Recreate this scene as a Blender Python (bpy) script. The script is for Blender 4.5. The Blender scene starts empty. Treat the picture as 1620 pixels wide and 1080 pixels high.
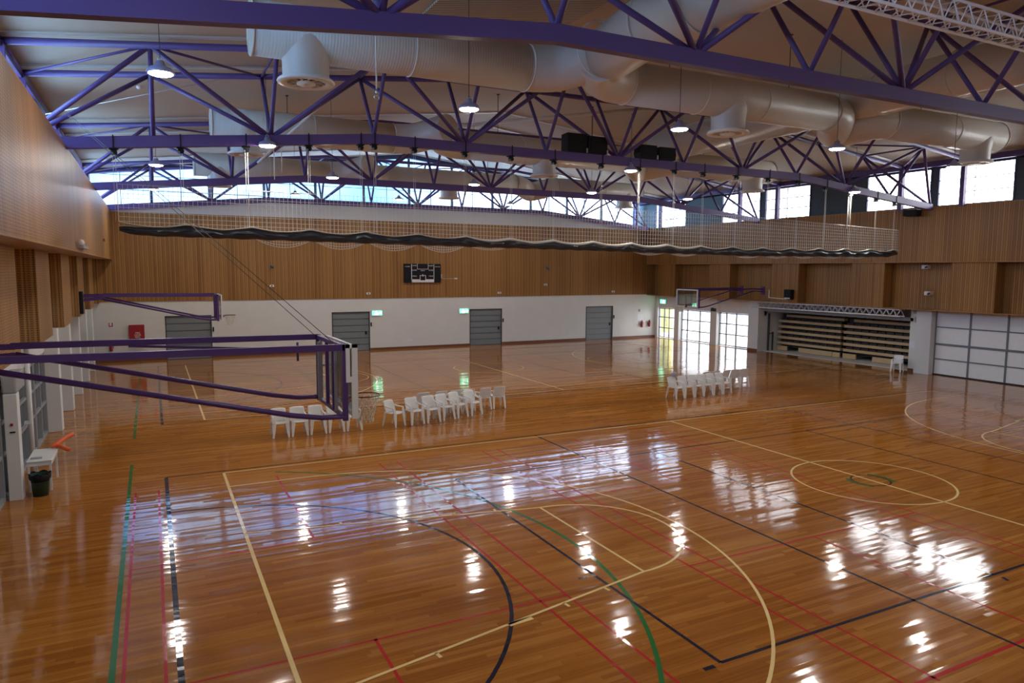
import bpy, math, random
from mathutils import Vector, Matrix
random.seed(7)
C = bpy.context.scene.collection
PI = math.pi

# ------------------------------------------------------------------ helpers
class MB:
    """collects shapes in world coordinates, links them as one mesh object"""
    def __init__(s): s.v=[]; s.f=[]; s.m=[]; s.sm=[]
    def face(s, pts, mi=0, smooth=False):
        b=len(s.v); s.v += [Vector(p) for p in pts]; s.f.append(list(range(b,b+len(pts)))); s.m.append(mi); s.sm.append(smooth); return s
    def hexa(s, p, mi=0):
        b=len(s.v); s.v += [Vector(q) for q in p]
        for q in ((0,3,2,1),(4,5,6,7),(0,1,5,4),(1,2,6,5),(2,3,7,6),(3,0,4,7)):
            s.f.append([b+i for i in q]); s.m.append(mi); s.sm.append(False)
        return s
    def box(s, x0,x1,y0,y1,z0,z1, mi=0):
        if x0>x1: x0,x1=x1,x0
        if y0>y1: y0,y1=y1,y0
        if z0>z1: z0,z1=z1,z0
        return s.hexa([(x0,y0,z0),(x1,y0,z0),(x1,y1,z0),(x0,y1,z0),(x0,y0,z1),(x1,y0,z1),(x1,y1,z1),(x0,y1,z1)],mi)
    def bar(s, a, b, w, h, mi=0, up=(0,0,1), w2=None, h2=None):
        a=Vector(a); b=Vector(b); d=(b-a).normalized(); up=Vector(up)
        if abs(d.dot(up))>.99: up=Vector((0,1,0))
        r=d.cross(up).normalized(); u=r.cross(d)
        w2=w if w2 is None else w2; h2=h if h2 is None else h2
        P=[]
        for c,ww,hh in ((a,w,h),(b,w2,h2)):
            P+= [c-r*ww/2-u*hh/2, c+r*ww/2-u*hh/2, c+r*ww/2+u*hh/2, c-r*ww/2+u*hh/2]
        return s.hexa(P,mi)
    def path(s, pts, r, n=12, mi=0, caps=True, smooth=True, radii=None):
        pts=[Vector(p) for p in pts]; rings=[]; N=len(pts); prev=None
        for i,p in enumerate(pts):
            t=(pts[min(i+1,N-1)]-pts[max(i-1,0)]).normalized()
            if prev is None:
                a=Vector((0,0,1)) if abs(t.z)<.9 else Vector((1,0,0))
                u=t.cross(a).normalized()
            else:
                u=(prev-t*prev.dot(t)).normalized()
            prev=u; w=t.cross(u); rr=radii[i] if radii else r
            b=len(s.v); rings.append(b)
            k=1.0
            if 0<i<N-1:
                c=(pts[i]-pts[i-1]).normalized().dot((pts[i+1]-pts[i]).normalized()); 
            for j in range(n):
                an=2*PI*j/n; s.v.append(p+(u*math.cos(an)+w*math.sin(an))*rr*k)
        for q in range(N-1):
            for j in range(n):
                s.f.append([rings[q]+j, rings[q]+(j+1)%n, rings[q+1]+(j+1)%n, rings[q+1]+j]); s.m.append(mi); s.sm.append(smooth)
        if caps:
            s.f.append([rings[0]+j for j in range(n)][::-1]); s.m.append(mi); s.sm.append(False)
            s.f.append([rings[-1]+j for j in range(n)]); s.m.append(mi); s.sm.append(False)
        return s
    def tube(s,a,b,r,n=10,mi=0,r2=None): return s.path([a,b],r,n,mi,radii=[r,r if r2 is None else r2])
    def ring(s, c, R, r, ax='z', n=24, m=6, mi=0, e=1.0):
        c=Vector(c); b=len(s.v)
        U,V,W={'z':((1,0,0),(0,1,0),(0,0,1)),'x':((0,1,0),(0,0,1),(1,0,0)),'y':((1,0,0),(0,0,1),(0,1,0))}[ax]
        U,V,W=Vector(U),Vector(V),Vector(W)
        for i in range(n):
            a=2*PI*i/n; d=U*math.cos(a)+V*math.sin(a)
            for j in range(m):
                t=2*PI*j/m; s.v.append(c+d*(R+r*math.cos(t))+W*r*math.sin(t)*e)
        for i in range(n):
            for j in range(m):
                s.f.append([b+i*m+j,b+((i+1)%n)*m+j,b+((i+1)%n)*m+(j+1)%m,b+i*m+(j+1)%m]); s.m.append(mi); s.sm.append(True)
        return s
    def lathe(s, c, prof, n=24, mi=0, ax='z'):
        """prof: list of (radius, height)"""
        c=Vector(c); b=len(s.v); M=len(prof)
        for (r,h) in prof:
            for j in range(n):
                a=2*PI*j/n
                s.v.append(c+(Vector((r*math.cos(a),r*math.sin(a),h)) if ax=='z' else Vector((h,r*math.cos(a),r*math.sin(a)))))
        for i in range(M-1):
            for j in range(n):
                s.f.append([b+i*n+j,b+i*n+(j+1)%n,b+(i+1)*n+(j+1)%n,b+(i+1)*n+j]); s.m.append(mi); s.sm.append(True)
        return s
    def grid(s, fn, nu, nv, mi=0, smooth=True, wrap=False):
        b=len(s.v)
        for i in range(nu+1):
            for j in range(nv+1): s.v.append(Vector(fn(i/nu,j/nv)))
        for i in range(nu):
            for j in range(nv):
                s.f.append([b+i*(nv+1)+j,b+(i+1)*(nv+1)+j,b+(i+1)*(nv+1)+j+1,b+i*(nv+1)+j+1]); s.m.append(mi); s.sm.append(smooth)
        return s
    def build(s, name, mats, parent=None, bevel=0, solid=0):
        if not isinstance(mats,(list,tuple)): mats=[mats]
        off=wloc(parent) if parent else Vector((0,0,0))
        me=bpy.data.meshes.new(name); me.from_pydata([v-off for v in s.v],[],s.f); me.update()
        for m in mats: me.materials.append(m)
        for i,p in enumerate(me.polygons): p.material_index=s.m[i]; p.use_smooth=s.sm[i]
        o=bpy.data.objects.new(name,me); C.objects.link(o)
        if parent: o.parent=parent
        if bevel:
            b=o.modifiers.new('bevel','BEVEL'); b.width=bevel; b.segments=2; b.limit_method='ANGLE'
        if solid:
            b=o.modifiers.new('solid','SOLIDIFY'); b.thickness=solid; b.offset=0
        return o
def wloc(o):
    v=Vector((0,0,0))
    while o: v+=o.location; o=o.parent
    return v
def tag(o,label=None,cat=None,group=None,kind=None):
    if label: o['label']=label
    if cat: o['category']=cat
    if group: o['group']=group
    if kind: o['kind']=kind
    return o
def thing(name,loc,label,cat,group=None):
    o=bpy.data.objects.new(name,None); o.location=loc; o.empty_display_size=.1; C.objects.link(o)
    return tag(o,label,cat,group)
def struct(name,mb,mat,**k):
    return tag(mb.build(name,mat,**k),kind='structure')
def copy_tree(o,parent=None):
    c=o.copy(); C.objects.link(c)
    if parent: c.parent=parent
    for ch in list(o.children): copy_tree(ch,c)
    return c
def text_mesh(name,txt,size,loc,rot,mat,parent=None,align='CENTER'):
    cu=bpy.data.curves.new(name,'FONT'); cu.body=txt; cu.size=size; cu.align_x=align; cu.align_y='CENTER'; cu.extrude=.004
    t=bpy.data.objects.new(name,cu); C.objects.link(t)
    dg=bpy.context.evaluated_depsgraph_get(); me=bpy.data.meshes.new_from_object(t.evaluated_get(dg))
    bpy.data.objects.remove(t)
    me.transform(Matrix.Translation(Vector(loc))@rot.to_matrix().to_4x4())
    off=wloc(parent) if parent else Vector((0,0,0)); me.transform(Matrix.Translation(-off))
    me.materials.clear(); me.materials.append(mat)
    o=bpy.data.objects.new(name,me); C.objects.link(o)
    if parent: o.parent=parent
    return o

# ------------------------------------------------------------------ materials
def mat(name,col,rough=.5,metal=0,spec=.5,emit=None,es=0,noise=0,nscale=5,coat=0):
    m=bpy.data.materials.new(name); m.use_nodes=True; nt=m.node_tree; b=nt.nodes['Principled BSDF']
    b.inputs['Base Color'].default_value=(*col,1); b.inputs['Roughness'].default_value=rough
    b.inputs['Metallic'].default_value=metal; b.inputs['Specular IOR Level'].default_value=spec
    b.inputs['Coat Weight'].default_value=coat
    if emit: b.inputs['Emission Color'].default_value=(*emit,1); b.inputs['Emission Strength'].default_value=es
    n=nt.nodes.new('ShaderNodeTexNoise'); n.inputs['Scale'].default_value=nscale; n.inputs['Detail'].default_value=3
    tc=nt.nodes.new('ShaderNodeTexCoord'); nt.links.new(tc.outputs['Object'],n.inputs['Vector'])
    r=nt.nodes.new('ShaderNodeMapRange'); k=noise or .04
    r.inputs['To Min'].default_value=1-k; r.inputs['To Max'].default_value=1+k
    nt.links.new(n.outputs['Fac'],r.inputs['Value'])
    mx=nt.nodes.new('ShaderNodeMix'); mx.data_type='RGBA'; mx.blend_type='MULTIPLY'; mx.inputs['Factor'].default_value=1
    mx.inputs['A'].default_value=(*col,1); nt.links.new(r.outputs['Result'],mx.inputs['B']); nt.links.new(mx.outputs['Result'],b.inputs['Base Color'])
    return m
def nodes(m): return m.node_tree, m.node_tree.nodes, m.node_tree.links
def N(nt,t,**k):
    n=nt.nodes.new(t)
    for a,v in k.items(): setattr(n,a,v)
    return n
def math_(nt,op,a,b=None,c=None):
    n=nt.nodes.new('ShaderNodeMath'); n.operation=op
    for i,x in enumerate((a,b,c)):
        if x is None: continue
        if isinstance(x,(int,float)): n.inputs[i].default_value=x
        else: nt.links.new(x,n.inputs[i])
    return n.outputs[0]

def floor_mat():
    m=bpy.data.materials.new('floor_timber'); m.use_nodes=True; nt,ns,L=nodes(m); b=ns['Principled BSDF']
    tc=N(nt,'ShaderNodeTexCoord'); sp=N(nt,'ShaderNodeSeparateXYZ'); L.new(tc.outputs['Object'],sp.inputs[0])
    x,y=sp.outputs[0],sp.outputs[1]
    row=math_(nt,'FLOOR',math_(nt,'DIVIDE',y,.085))
    w1=N(nt,'ShaderNodeTexWhiteNoise',noise_dimensions='1D'); L.new(row,w1.inputs['W'])
    xo=math_(nt,'ADD',math_(nt,'DIVIDE',x,1.9),math_(nt,'MULTIPLY',w1.outputs['Value'],7.3))
    col=math_(nt,'FLOOR',xo)
    cv=N(nt,'ShaderNodeCombineXYZ'); L.new(row,cv.inputs[0]); L.new(col,cv.inputs[1])
    w2=N(nt,'ShaderNodeTexWhiteNoise',noise_dimensions='2D'); L.new(cv.outputs[0],w2.inputs['Vector'])
    # streaky grain
    gm=N(nt,'ShaderNodeMapping'); gm.inputs['Scale'].default_value=(.9,26,1); L.new(tc.outputs['Object'],gm.inputs[0])
    g=N(nt,'ShaderNodeTexNoise'); g.inputs['Scale'].default_value=1; g.inputs['Detail'].default_value=4; L.new(gm.outputs[0],g.inputs['Vector'])
    big=N(nt,'ShaderNodeTexNoise'); big.inputs['Scale'].default_value=.55; big.inputs['Detail'].default_value=3
    bm=N(nt,'ShaderNodeMapping'); bm.inputs['Scale'].default_value=(.35,1,1); L.new(tc.outputs['Object'],bm.inputs[0]); L.new(bm.outputs[0],big.inputs['Vector'])
    f=math_(nt,'ADD',math_(nt,'MULTIPLY',w2.outputs['Value'],.38),math_(nt,'MULTIPLY',g.outputs['Fac'],.62))
    f=math_(nt,'ADD',math_(nt,'MULTIPLY',f,.62),math_(nt,'MULTIPLY',big.outputs['Fac'],.38))
    cr=N(nt,'ShaderNodeValToRGB'); e=cr.color_ramp.elements
    e[0].position=.28; e[0].color=(.255,.082,.013,1); e[1].position=.75; e[1].color=(.53,.235,.050,1)
    k=cr.color_ramp.elements.new(.52); k.color=(.38,.142,.025,1)
    L.new(f,cr.inputs[0])
    # board joints
    fy=math_(nt,'FRACT',math_(nt,'DIVIDE',y,.085)); fx=math_(nt,'FRACT',xo)
    gap=math_(nt,'MAXIMUM',math_(nt,'LESS_THAN',fy,.035),math_(nt,'LESS_THAN',fx,.002))
    mx=N(nt,'ShaderNodeMix'); mx.data_type='RGBA'; L.new(math_(nt,'MULTIPLY',gap,.45),mx.inputs['Factor']); L.new(cr.outputs[0],mx.inputs['A']); mx.inputs['B'].default_value=(.06,.02,.008,1)
    L.new(mx.outputs['Result'],b.inputs['Base Color'])
    # each board is tilted a little: broken reflections
    rg=N(nt,'ShaderNodeSeparateColor'); L.new(w2.outputs['Color'],rg.inputs[0])
    wav=N(nt,'ShaderNodeTexNoise'); wav.inputs['Scale'].default_value=1; wav.inputs['Detail'].default_value=2
    wm=N(nt,'ShaderNodeMapping'); wm.inputs['Scale'].default_value=(1.3,30,1); L.new(tc.outputs['Object'],wm.inputs[0]); L.new(wm.outputs[0],wav.inputs['Vector'])
    ty=math_(nt,'ADD',math_(nt,'MULTIPLY',math_(nt,'SUBTRACT',rg.outputs[1],.5),.034),math_(nt,'MULTIPLY',math_(nt,'SUBTRACT',wav.outputs['Fac'],.5),.045))
    tx=math_(nt,'MULTIPLY',math_(nt,'SUBTRACT',rg.outputs[0],.5),.004)
    nv=N(nt,'ShaderNodeCombineXYZ'); L.new(tx,nv.inputs[0]); L.new(ty,nv.inputs[1]); nv.inputs[2].default_value=1
    nn=N(nt,'ShaderNodeVectorMath',operation='NORMALIZE'); L.new(nv.outputs[0],nn.inputs[0])
    L.new(nn.outputs[0],b.inputs['Normal'])
    b.inputs['Roughness'].default_value=.075; b.inputs['Specular IOR Level'].default_value=.36
    return m
def varnish(m):
    # painted lines lie under the same varnish and tilt with the boards
    nt,ns,L=nodes(m); b=ns['Principled BSDF']
    tc=N(nt,'ShaderNodeTexCoord'); sp=N(nt,'ShaderNodeSeparateXYZ'); L.new(tc.outputs['Object'],sp.inputs[0])
    row=math_(nt,'FLOOR',math_(nt,'DIVIDE',sp.outputs[1],.085)); w1=N(nt,'ShaderNodeTexWhiteNoise',noise_dimensions='1D'); L.new(row,w1.inputs['W'])
    nv=N(nt,'ShaderNodeCombineXYZ'); L.new(math_(nt,'MULTIPLY',math_(nt,'SUBTRACT',w1.outputs['Value'],.5),.03),nv.inputs[1]); nv.inputs[2].default_value=1
    nn=N(nt,'ShaderNodeVectorMath',operation='NORMALIZE'); L.new(nv.outputs[0],nn.inputs[0]); L.new(nn.outputs[0],b.inputs['Normal'])
    b.inputs['Roughness'].default_value=.075; b.inputs['Specular IOR Level'].default_value=.36
    return m
def slat_mat(name,ax,pitch=.1,dots=True,base=(.285,.138,.042)):
    """perforated timber lining; ax = index of the horizontal coordinate"""
    m=bpy.data.materials.new(name); m.use_nodes=True; nt,ns,L=nodes(m); b=ns['Principled BSDF']
    tc=N(nt,'ShaderNodeTexCoord'); sp=N(nt,'ShaderNodeSeparateXYZ'); L.new(tc.outputs['Object'],sp.inputs[0])
    h=math_(nt,'ADD',sp.outputs[0],sp.outputs[1]) if ax==2 else sp.outputs[ax]
    z=sp.outputs[2]
    pan=math_(nt,'FLOOR',math_(nt,'DIVIDE',h,.6)); w=N(nt,'ShaderNodeTexWhiteNoise',noise_dimensions='1D'); L.new(pan,w.inputs['W'])
    sl=math_(nt,'FLOOR',math_(nt,'DIVIDE',h,pitch)); w2=N(nt,'ShaderNodeTexWhiteNoise',noise_dimensions='1D'); L.new(sl,w2.inputs['W'])
    gm=N(nt,'ShaderNodeMapping'); gm.inputs['Scale'].default_value=(8,8,.7); L.new(tc.outputs['Object'],gm.inputs[0])
    g=N(nt,'ShaderNodeTexNoise'); g.inputs['Scale'].default_value=1; g.inputs['Detail'].default_value=3; L.new(gm.outputs[0],g.inputs['Vector'])
    f=math_(nt,'ADD',math_(nt,'MULTIPLY',w.outputs['Value'],.34),math_(nt,'ADD',math_(nt,'MULTIPLY',w2.outputs['Value'],.36),math_(nt,'MULTIPLY',g.outputs['Fac'],.5)))
    cr=N(nt,'ShaderNodeValToRGB'); e=cr.color_ramp.elements
    e[0].position=.15; e[0].color=(base[0]*.72,base[1]*.68,base[2]*.62,1); e[1].position=.95; e[1].color=(base[0]*1.25,base[1]*1.28,base[2]*1.3,1)
    L.new(f,cr.inputs[0])
    fh=math_(nt,'FRACT',math_(nt,'DIVIDE',h,pitch)); fz=math_(nt,'FRACT',math_(nt,'DIVIDE',z,.055))
    line=math_(nt,'MULTIPLY',math_(nt,'GREATER_THAN',fh,.24),math_(nt,'LESS_THAN',fh,.34))
    light=math_(nt,'LESS_THAN',fh,.24)
    lm=N(nt,'ShaderNodeMix'); lm.data_type='RGBA'; L.new(math_(nt,'MULTIPLY',light,.5),lm.inputs['Factor']); L.new(cr.outputs[0],lm.inputs['A']); lm.inputs['B'].default_value=(base[0]*1.75,base[1]*1.8,base[2]*1.9,1)
    hole=math_(nt,'MULTIPLY',math_(nt,'LESS_THAN',math_(nt,'ABSOLUTE',math_(nt,'SUBTRACT',math_(nt,'FRACT',math_(nt,'DIVIDE',h,.1)),.5)),.3),math_(nt,'LESS_THAN',fz,.36)) if dots else None
    seam=math_(nt,'LESS_THAN',math_(nt,'FRACT',math_(nt,'DIVIDE',h,1.2)),.012)
    d=math_(nt,'MULTIPLY',line,.6)
    if hole is not None: d=math_(nt,'MAXIMUM',d,math_(nt,'MULTIPLY',hole,.8))
    d=math_(nt,'MAXIMUM',d,math_(nt,'MULTIPLY',seam,.6))
    mx=N(nt,'ShaderNodeMix'); mx.data_type='RGBA'; L.new(d,mx.inputs['Factor']); L.new(lm.outputs['Result'],mx.inputs['A']); mx.inputs['B'].default_value=(.05,.022,.01,1)
    L.new(mx.outputs['Result'],b.inputs['Base Color'])
    b.inputs['Roughness'].default_value=.42; b.inputs['Specular IOR Level'].default_value=.28
    return m
def glass_mat(name,tint=(.95,.98,1),refl=.12,rough=0.02):
    m=bpy.data.materials.new(name); m.use_nodes=True; nt,ns,L=nodes(m); ns.remove(ns['Principled BSDF']); out=ns['Material Output']
    t=N(nt,'ShaderNodeBsdfTransparent'); t.inputs[0].default_value=(*tint,1)
    g=N(nt,'ShaderNodeBsdfGlossy'); g.inputs['Roughness'].default_value=rough
    lw=N(nt,'ShaderNodeLayerWeight'); lw.inputs[0].default_value=.35
    f=math_(nt,'ADD',math_(nt,'MULTIPLY',lw.outputs['Fresnel'],.7),refl*.3)
    n=N(nt,'ShaderNodeTexNoise'); n.inputs['Scale'].default_value=1.2
    f=math_(nt,'MULTIPLY',f,math_(nt,'ADD',math_(nt,'MULTIPLY',n.outputs['Fac'],.1),.95))
    mx=N(nt,'ShaderNodeMixShader'); L.new(f,mx.inputs[0]); L.new(t.outputs[0],mx.inputs[1]); L.new(g.outputs[0],mx.inputs[2]); L.new(mx.outputs[0],out.inputs[0])
    return m
def duct_mat():
    m=mat('duct_sheet',(.60,.56,.48),.38,.0,.5,noise=.05,nscale=2)
    nt,ns,L=nodes(m); b=ns['Principled BSDF']
    tc=N(nt,'ShaderNodeTexCoord'); sp=N(nt,'ShaderNodeSeparateXYZ'); L.new(tc.outputs['Object'],sp.inputs[0])
    wv=math_(nt,'SINE',math_(nt,'MULTIPLY',sp.outputs[0],2*PI/.065))
    bp=N(nt,'ShaderNodeBump'); bp.inputs['Strength'].default_value=.35; bp.inputs['Distance'].default_value=.005
    L.new(wv,bp.inputs['Height']); L.new(bp.outputs[0],b.inputs['Normal'])
    return m
def corr_mat():
    m=mat('perforated_ceiling',(.50,.43,.34),.5); nt,ns,L=nodes(m); b=ns['Principled BSDF']
    tc=N(nt,'ShaderNodeTexCoord'); sp=N(nt,'ShaderNodeSeparateXYZ'); L.new(tc.outputs['Object'],sp.inputs[0])
    fr=math_(nt,'FRACT',math_(nt,'DIVIDE',math_(nt,'ADD',sp.outputs[1],math_(nt,'MULTIPLY',sp.outputs[0],.12)),.13))
    st=math_(nt,'LESS_THAN',fr,.4)
    cr=N(nt,'ShaderNodeMix'); cr.data_type='RGBA'; L.new(st,cr.inputs['Factor']); cr.inputs['A'].default_value=(.55,.48,.38,1); cr.inputs['B'].default_value=(.16,.13,.10,1)
    L.new(cr.outputs['Result'],b.inputs['Base Color'])
    return m
M={}
M['floor']=floor_mat()
M['slat_x']=slat_mat('timber_lining_back',0,pitch=.22,dots=False)
M['slat_y']=slat_mat('timber_lining_side',2,pitch=.2,base=(.31,.150,.042))
M['soffit']=mat('timber_soffit',(.33,.16,.05),.35,noise=.12,nscale=3)
M['white']=mat('painted_block_wall',(.70,.70,.67),.55,noise=.05,nscale=1.5)
M['white2']=mat('white_paint',(.72,.73,.72),.4)
M['band']=mat('grey_white_lining',(.60,.61,.61),.5,noise=.04)
M['ceil']=mat('ceiling_sheet',(.54,.46,.35),.6,noise=.05,nscale=.6)
M['corr']=corr_mat()
M['purple']=mat('purple_paint',(.108,.066,.215),.4,spec=.35)
M['purple2']=mat('purple_gloss_paint',(.075,.03,.16),.35)
M['duct']=duct_mat()
M['duct2']=mat('duct_fitting',(.62,.585,.51),.35)
M['seam']=mat('duct_joint_band',(.70,.68,.62),.35)
M['dark']=mat('dark_void',(.02,.02,.022),.6)
M['black']=mat('black_plastic',(.010,.010,.012),.6,spec=.2)
M['steel']=mat('galvanised_steel',(.45,.46,.48),.35,.8)
M['alu']=mat('aluminium_tube',(.86,.87,.92),.3,0)
M['frame']=mat('window_frame_grey',(.15,.165,.185),.45)
M['louvre']=mat('dark_green_grey_panel',(.055,.075,.085),.5,noise=.1)
M['header']=mat('navy_window_header',(.04,.05,.12),.5)
M['glass']=glass_mat('clear_glass')
M['bglass']=glass_mat('backboard_glass',(.88,.93,.92),.25)
M['gglass']=mat('grey_tinted_glass',(.13,.15,.18),.15,spec=.7)
M['ledge']=mat('grey_frame_paint',(.30,.32,.34),.4)
M['door']=mat('door_grey_blue',(.20,.225,.24),.45,noise=.04)
M['doorf']=mat('door_frame_dark',(.05,.055,.06),.5)
M['skirt']=mat('timber_skirting',(.16,.06,.03),.45)
M['yellow']=mat('court_line_yellow',(.85,.62,.27),.3,noise=.08,nscale=12)
M['green']=mat('court_line_green',(.035,.17,.045),.3,noise=.1,nscale=12)
M['red']=mat('court_line_red',(.48,.03,.03),.3,noise=.1,nscale=12)
M['blackl']=mat('court_line_black',(.022,.022,.04),.3,noise=.1,nscale=12)
for k_ in ('yellow','green','red','blackl'): varnish(M[k_])
M['chair']=mat('white_plastic',(.78,.77,.75),.38)
M['lens']=mat('lamp_lens',(.9,.9,.9),.4,emit=(1.0,.94,.86),es=85)
M['lamp']=mat('lamp_housing',(.35,.35,.5),.4,.3)
M['wire']=mat('dark_wire',(.06,.055,.05),.5)
M['rope']=mat('white_rope',(.72,.70,.62),.6)
M['net']=mat('net_cord',(.66,.64,.56),.7)
M['vinyl']=mat('black_vinyl_skirt',(.022,.027,.035),.3,noise=.15)
M['exit']=mat('exit_green_lit',(.05,.5,.25),.4,emit=(.10,.85,.42),es=1.6)
M['exitw']=mat('exit_white_lit',(.8,.9,.85),.4,emit=(.75,1,.88),es=2.4)
M['fire']=mat('fire_red',(.33,.012,.02),.4)
M['letter']=mat('white_letter',(.75,.72,.70),.5)
M['bench']=mat('pale_timber_board',(.60,.43,.23),.45,noise=.1)
M['seatdark']=mat('dark_seat_backs',(.025,.018,.018),.6)
M['ply']=mat('white_door_panel',(.76,.77,.77),.5)
M['bin']=mat('dark_green_plastic',(.01,.05,.035),.4)
M['orange']=mat('orange_plastic',(.75,.13,.03),.35)
M['conc']=mat('outdoor_concrete',(.62,.60,.56),.8)
M['ochre']=mat('outdoor_yellow_wall',(.62,.55,.16),.8)
M['outw']=mat('outdoor_pale_wall',(.7,.7,.68),.8)
M['poster']=mat('paper_notice',(.75,.77,.82),.5)
M['rim']=mat('rim_dark_red',(.10,.02,.02),.4)
M['seatgrey']=mat('grey_plastic',(.33,.33,.34),.45)

# ------------------------------------------------------------------ camera
Cx,Cy,Cz,yaw,pitch,roll,F=-1.4135,-18.5561,5.0542,.4697,.1008,.0047,1122.42
fw=Vector((math.sin(yaw)*math.cos(pitch),math.cos(yaw)*math.cos(pitch),-math.sin(pitch)))
rt=Vector((math.cos(yaw),-math.sin(yaw),0)); up=rt.cross(fw)
cr_,sr_=math.cos(roll),math.sin(roll)
R0=rt*cr_+up*sr_; U0=-rt*sr_+up*cr_
cam=bpy.data.cameras.new('camera'); co=bpy.data.objects.new('camera',cam); C.objects.link(co)
cam.sensor_width=36; cam.lens=F*36/1620; cam.clip_end=300
co.matrix_world=Matrix(((R0.x,U0.x,-fw.x,Cx),(R0.y,U0.y,-fw.y,Cy),(R0.z,U0.z,-fw.z,Cz),(0,0,0,1)))
bpy.context.scene.camera=co
def un(u,v,ax,val):
    d=R0*((u-810)/F)+U0*((540-v)/F)+fw; i='xyz'.index(ax); c=Vector((Cx,Cy,Cz)); t=(val-c[i])/d[i]; return c+d*t

# ------------------------------------------------------------------ shell
XL,XR,YB,YF=-4.45,32.9,24.8,-23.0
struct('floor',MB().box(-6.0,33.0,YF,YB+.1,-.12,0).box(33.0,37.0,3.5,14.9,-.12,-.002),M['floor'])
def cz(x): return 10.36+.117*(min(x,27.6-x)+4.2)
m=MB()
for a,b in ((-4.9,13.8),(13.8,32.9)):
    za,zb=cz(a),cz(b); y0,y1=YF,26.7
    m.hexa([(a,y0,za),(b,y0,zb),(b,y1,zb),(a,y1,za),(a,y0,za+.25),(b,y0,zb+.25),(b,y1,zb+.25),(a,y1,za+.25)])
struct('ceiling',m,M['ceil'])
# faint sheet joints and battens on the ceiling
for i,y in enumerate((-18.8,-7.9,3.0,13.8,24.4)):
    mb=MB()
    for s in (-1.5,1.5):
        for a,b in ((-4.6,13.8),(13.8,32.2)):
            mb.bar((a,y+s,cz(a)-.03),(b,y+s,cz(b)-.03),.16,.05)
    struct('trim_%d'%(i+1),mb,M['seam'])
# perforated ribbed strip beside the first trunk duct
a,b=4.9,9.3
struct('ceiling_strip',MB().hexa([(a,-7.2,cz(a)-.07),(b,-7.2,cz(b)-.07),(b,1.1,cz(b)-.07),(a,1.1,cz(a)-.07),(a,-7.2,cz(a)-.01),(b,-7.2,cz(b)-.01),(b,1.1,cz(b)-.01),(a,1.1,cz(a)-.01)]),M['corr'])

# ---- back wall
doorsB=[(-.82,1.55),(8.3,10.65),(17.42,19.82),(26.58,28.95)]
mb=MB(); xs=[-5.2]+[v for d in doorsB for v in d]+[33.4]
for i in range(0,len(xs),2): mb.box(xs[i],xs[i+1],YB,YB+.25,0,3.25)
for a,b in doorsB: mb.box(a,b,YB,YB+.25,2.42,3.25)
struct('wall_back',mb,M['white'])
struct('wall_back_timber',MB().box(-5.2,33.4,YB-.05,YB+.25,3.25,5.50).box(-5.2,33.4,YB-.02,YB+.25,5.50,8.02),M['slat_x'])
def bz(x): 
    x=min(x,27.6-x); return 8.08+.0989*(min(max(x,-4.2),4.8)+4.2)
mb=MB()
for a,b in ((-4.9,-4.2),(-4.2,4.8),(4.8,22.8),(22.8,31.8),(31.8,32.6)):
    za,zb=bz(a)+.02,bz(b)+.02
    mb.hexa([(a,YB+.02,8.0),(b,YB+.02,8.0),(b,26.4,8.0),(a,26.4,8.0),(a,YB+.02,za),(b,YB+.02,zb),(b,26.4,zb),(a,26.4,za)])
struct('wall_back_upper',mb,M['band'])
mb=MB()
for i in range(0,len(xs),2): mb.box(xs[i],xs[i+1],YB-.02,YB,0,.14)
struct('baseboard_back',mb,M['skirt'])
for i,(a,b) in enumerate(doorsB):
    d=MB()
    n=6
    for k in range(n):
        z0=.02+k*2.38/n; d.box(a+.05,b-.05,YB+.05,YB+.1,z0,z0+2.38/n-.05)
    o=tag(d.build('door_%d'%(i+1),M['door']),kind='structure')
    MB().box(a,a+.06,YB-.01,YB+.1,0,2.42).box(b-.06,b,YB-.01,YB+.1,0,2.42).box(a,b,YB-.01,YB+.1,2.36,2.43).build('door_frame',M['doorf'],o)
    MB().box(a+.05,b-.05,YB+.1,YB+.14,0,2.4).build('door_backing',M['frame'],o)
    MB().box(b-.30,b-.2,YB+.01,YB+.05,1.0,1.2).build('door_handle',M['black'],o)
    t=thing('door_latch',(b+.07,YB,1.55),'small black latch box on the wall right of grey door %s from the left'%('one two three four'.split()[i]),'latch')
    MB().box(b+.04,b+.11,YB-.05,YB,1.5,1.75).box(b+.06,b+.09,YB-.07,YB-.05,1.55,1.62).build('latch_body',M['black'],t)
# clerestory glazing of the back wall
fr=MB(); pn=MB(); y=26.35
xs2=[-4.2+1.5*k for k in range(25)]
for k,x in enumerate(xs2):
    w=.16 if k%2==0 else .035
    fr.box(x-w/2,x+w/2,y-.05,y+.05,bz(x),cz(x))
for k in range(24):
    a,b=xs2[k],xs2[k+1]
    for h in (.95,1.75,2.5):
        za,zb=9.0-1+h+.02,9.0-1+h+.02
        if za<min(cz(a),cz(b))-.1 and za>min(bz(a),bz(b)): fr.bar((a,y,za+.35),(b,y,zb+.35),.05,.03)
    fr.bar((a,y,bz(a)+.05),(b,y,bz(b)+.05),.08,.1)
    pn.face([(a,y,bz(a)),(b,y,bz(b)),(b,y,cz(b)),(a,y,cz(a))])
o=struct('window_1',fr,M['frame']); pn.build('pane',M['glass'],o)
hd=MB()
for a,b in ((-4.6,13.8),(13.8,32.2)): hd.bar((a,26.2,cz(a)-.16),(b,26.2,cz(b)-.16),.3,.3)
struct('trim_6',hd,M['header'])

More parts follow.
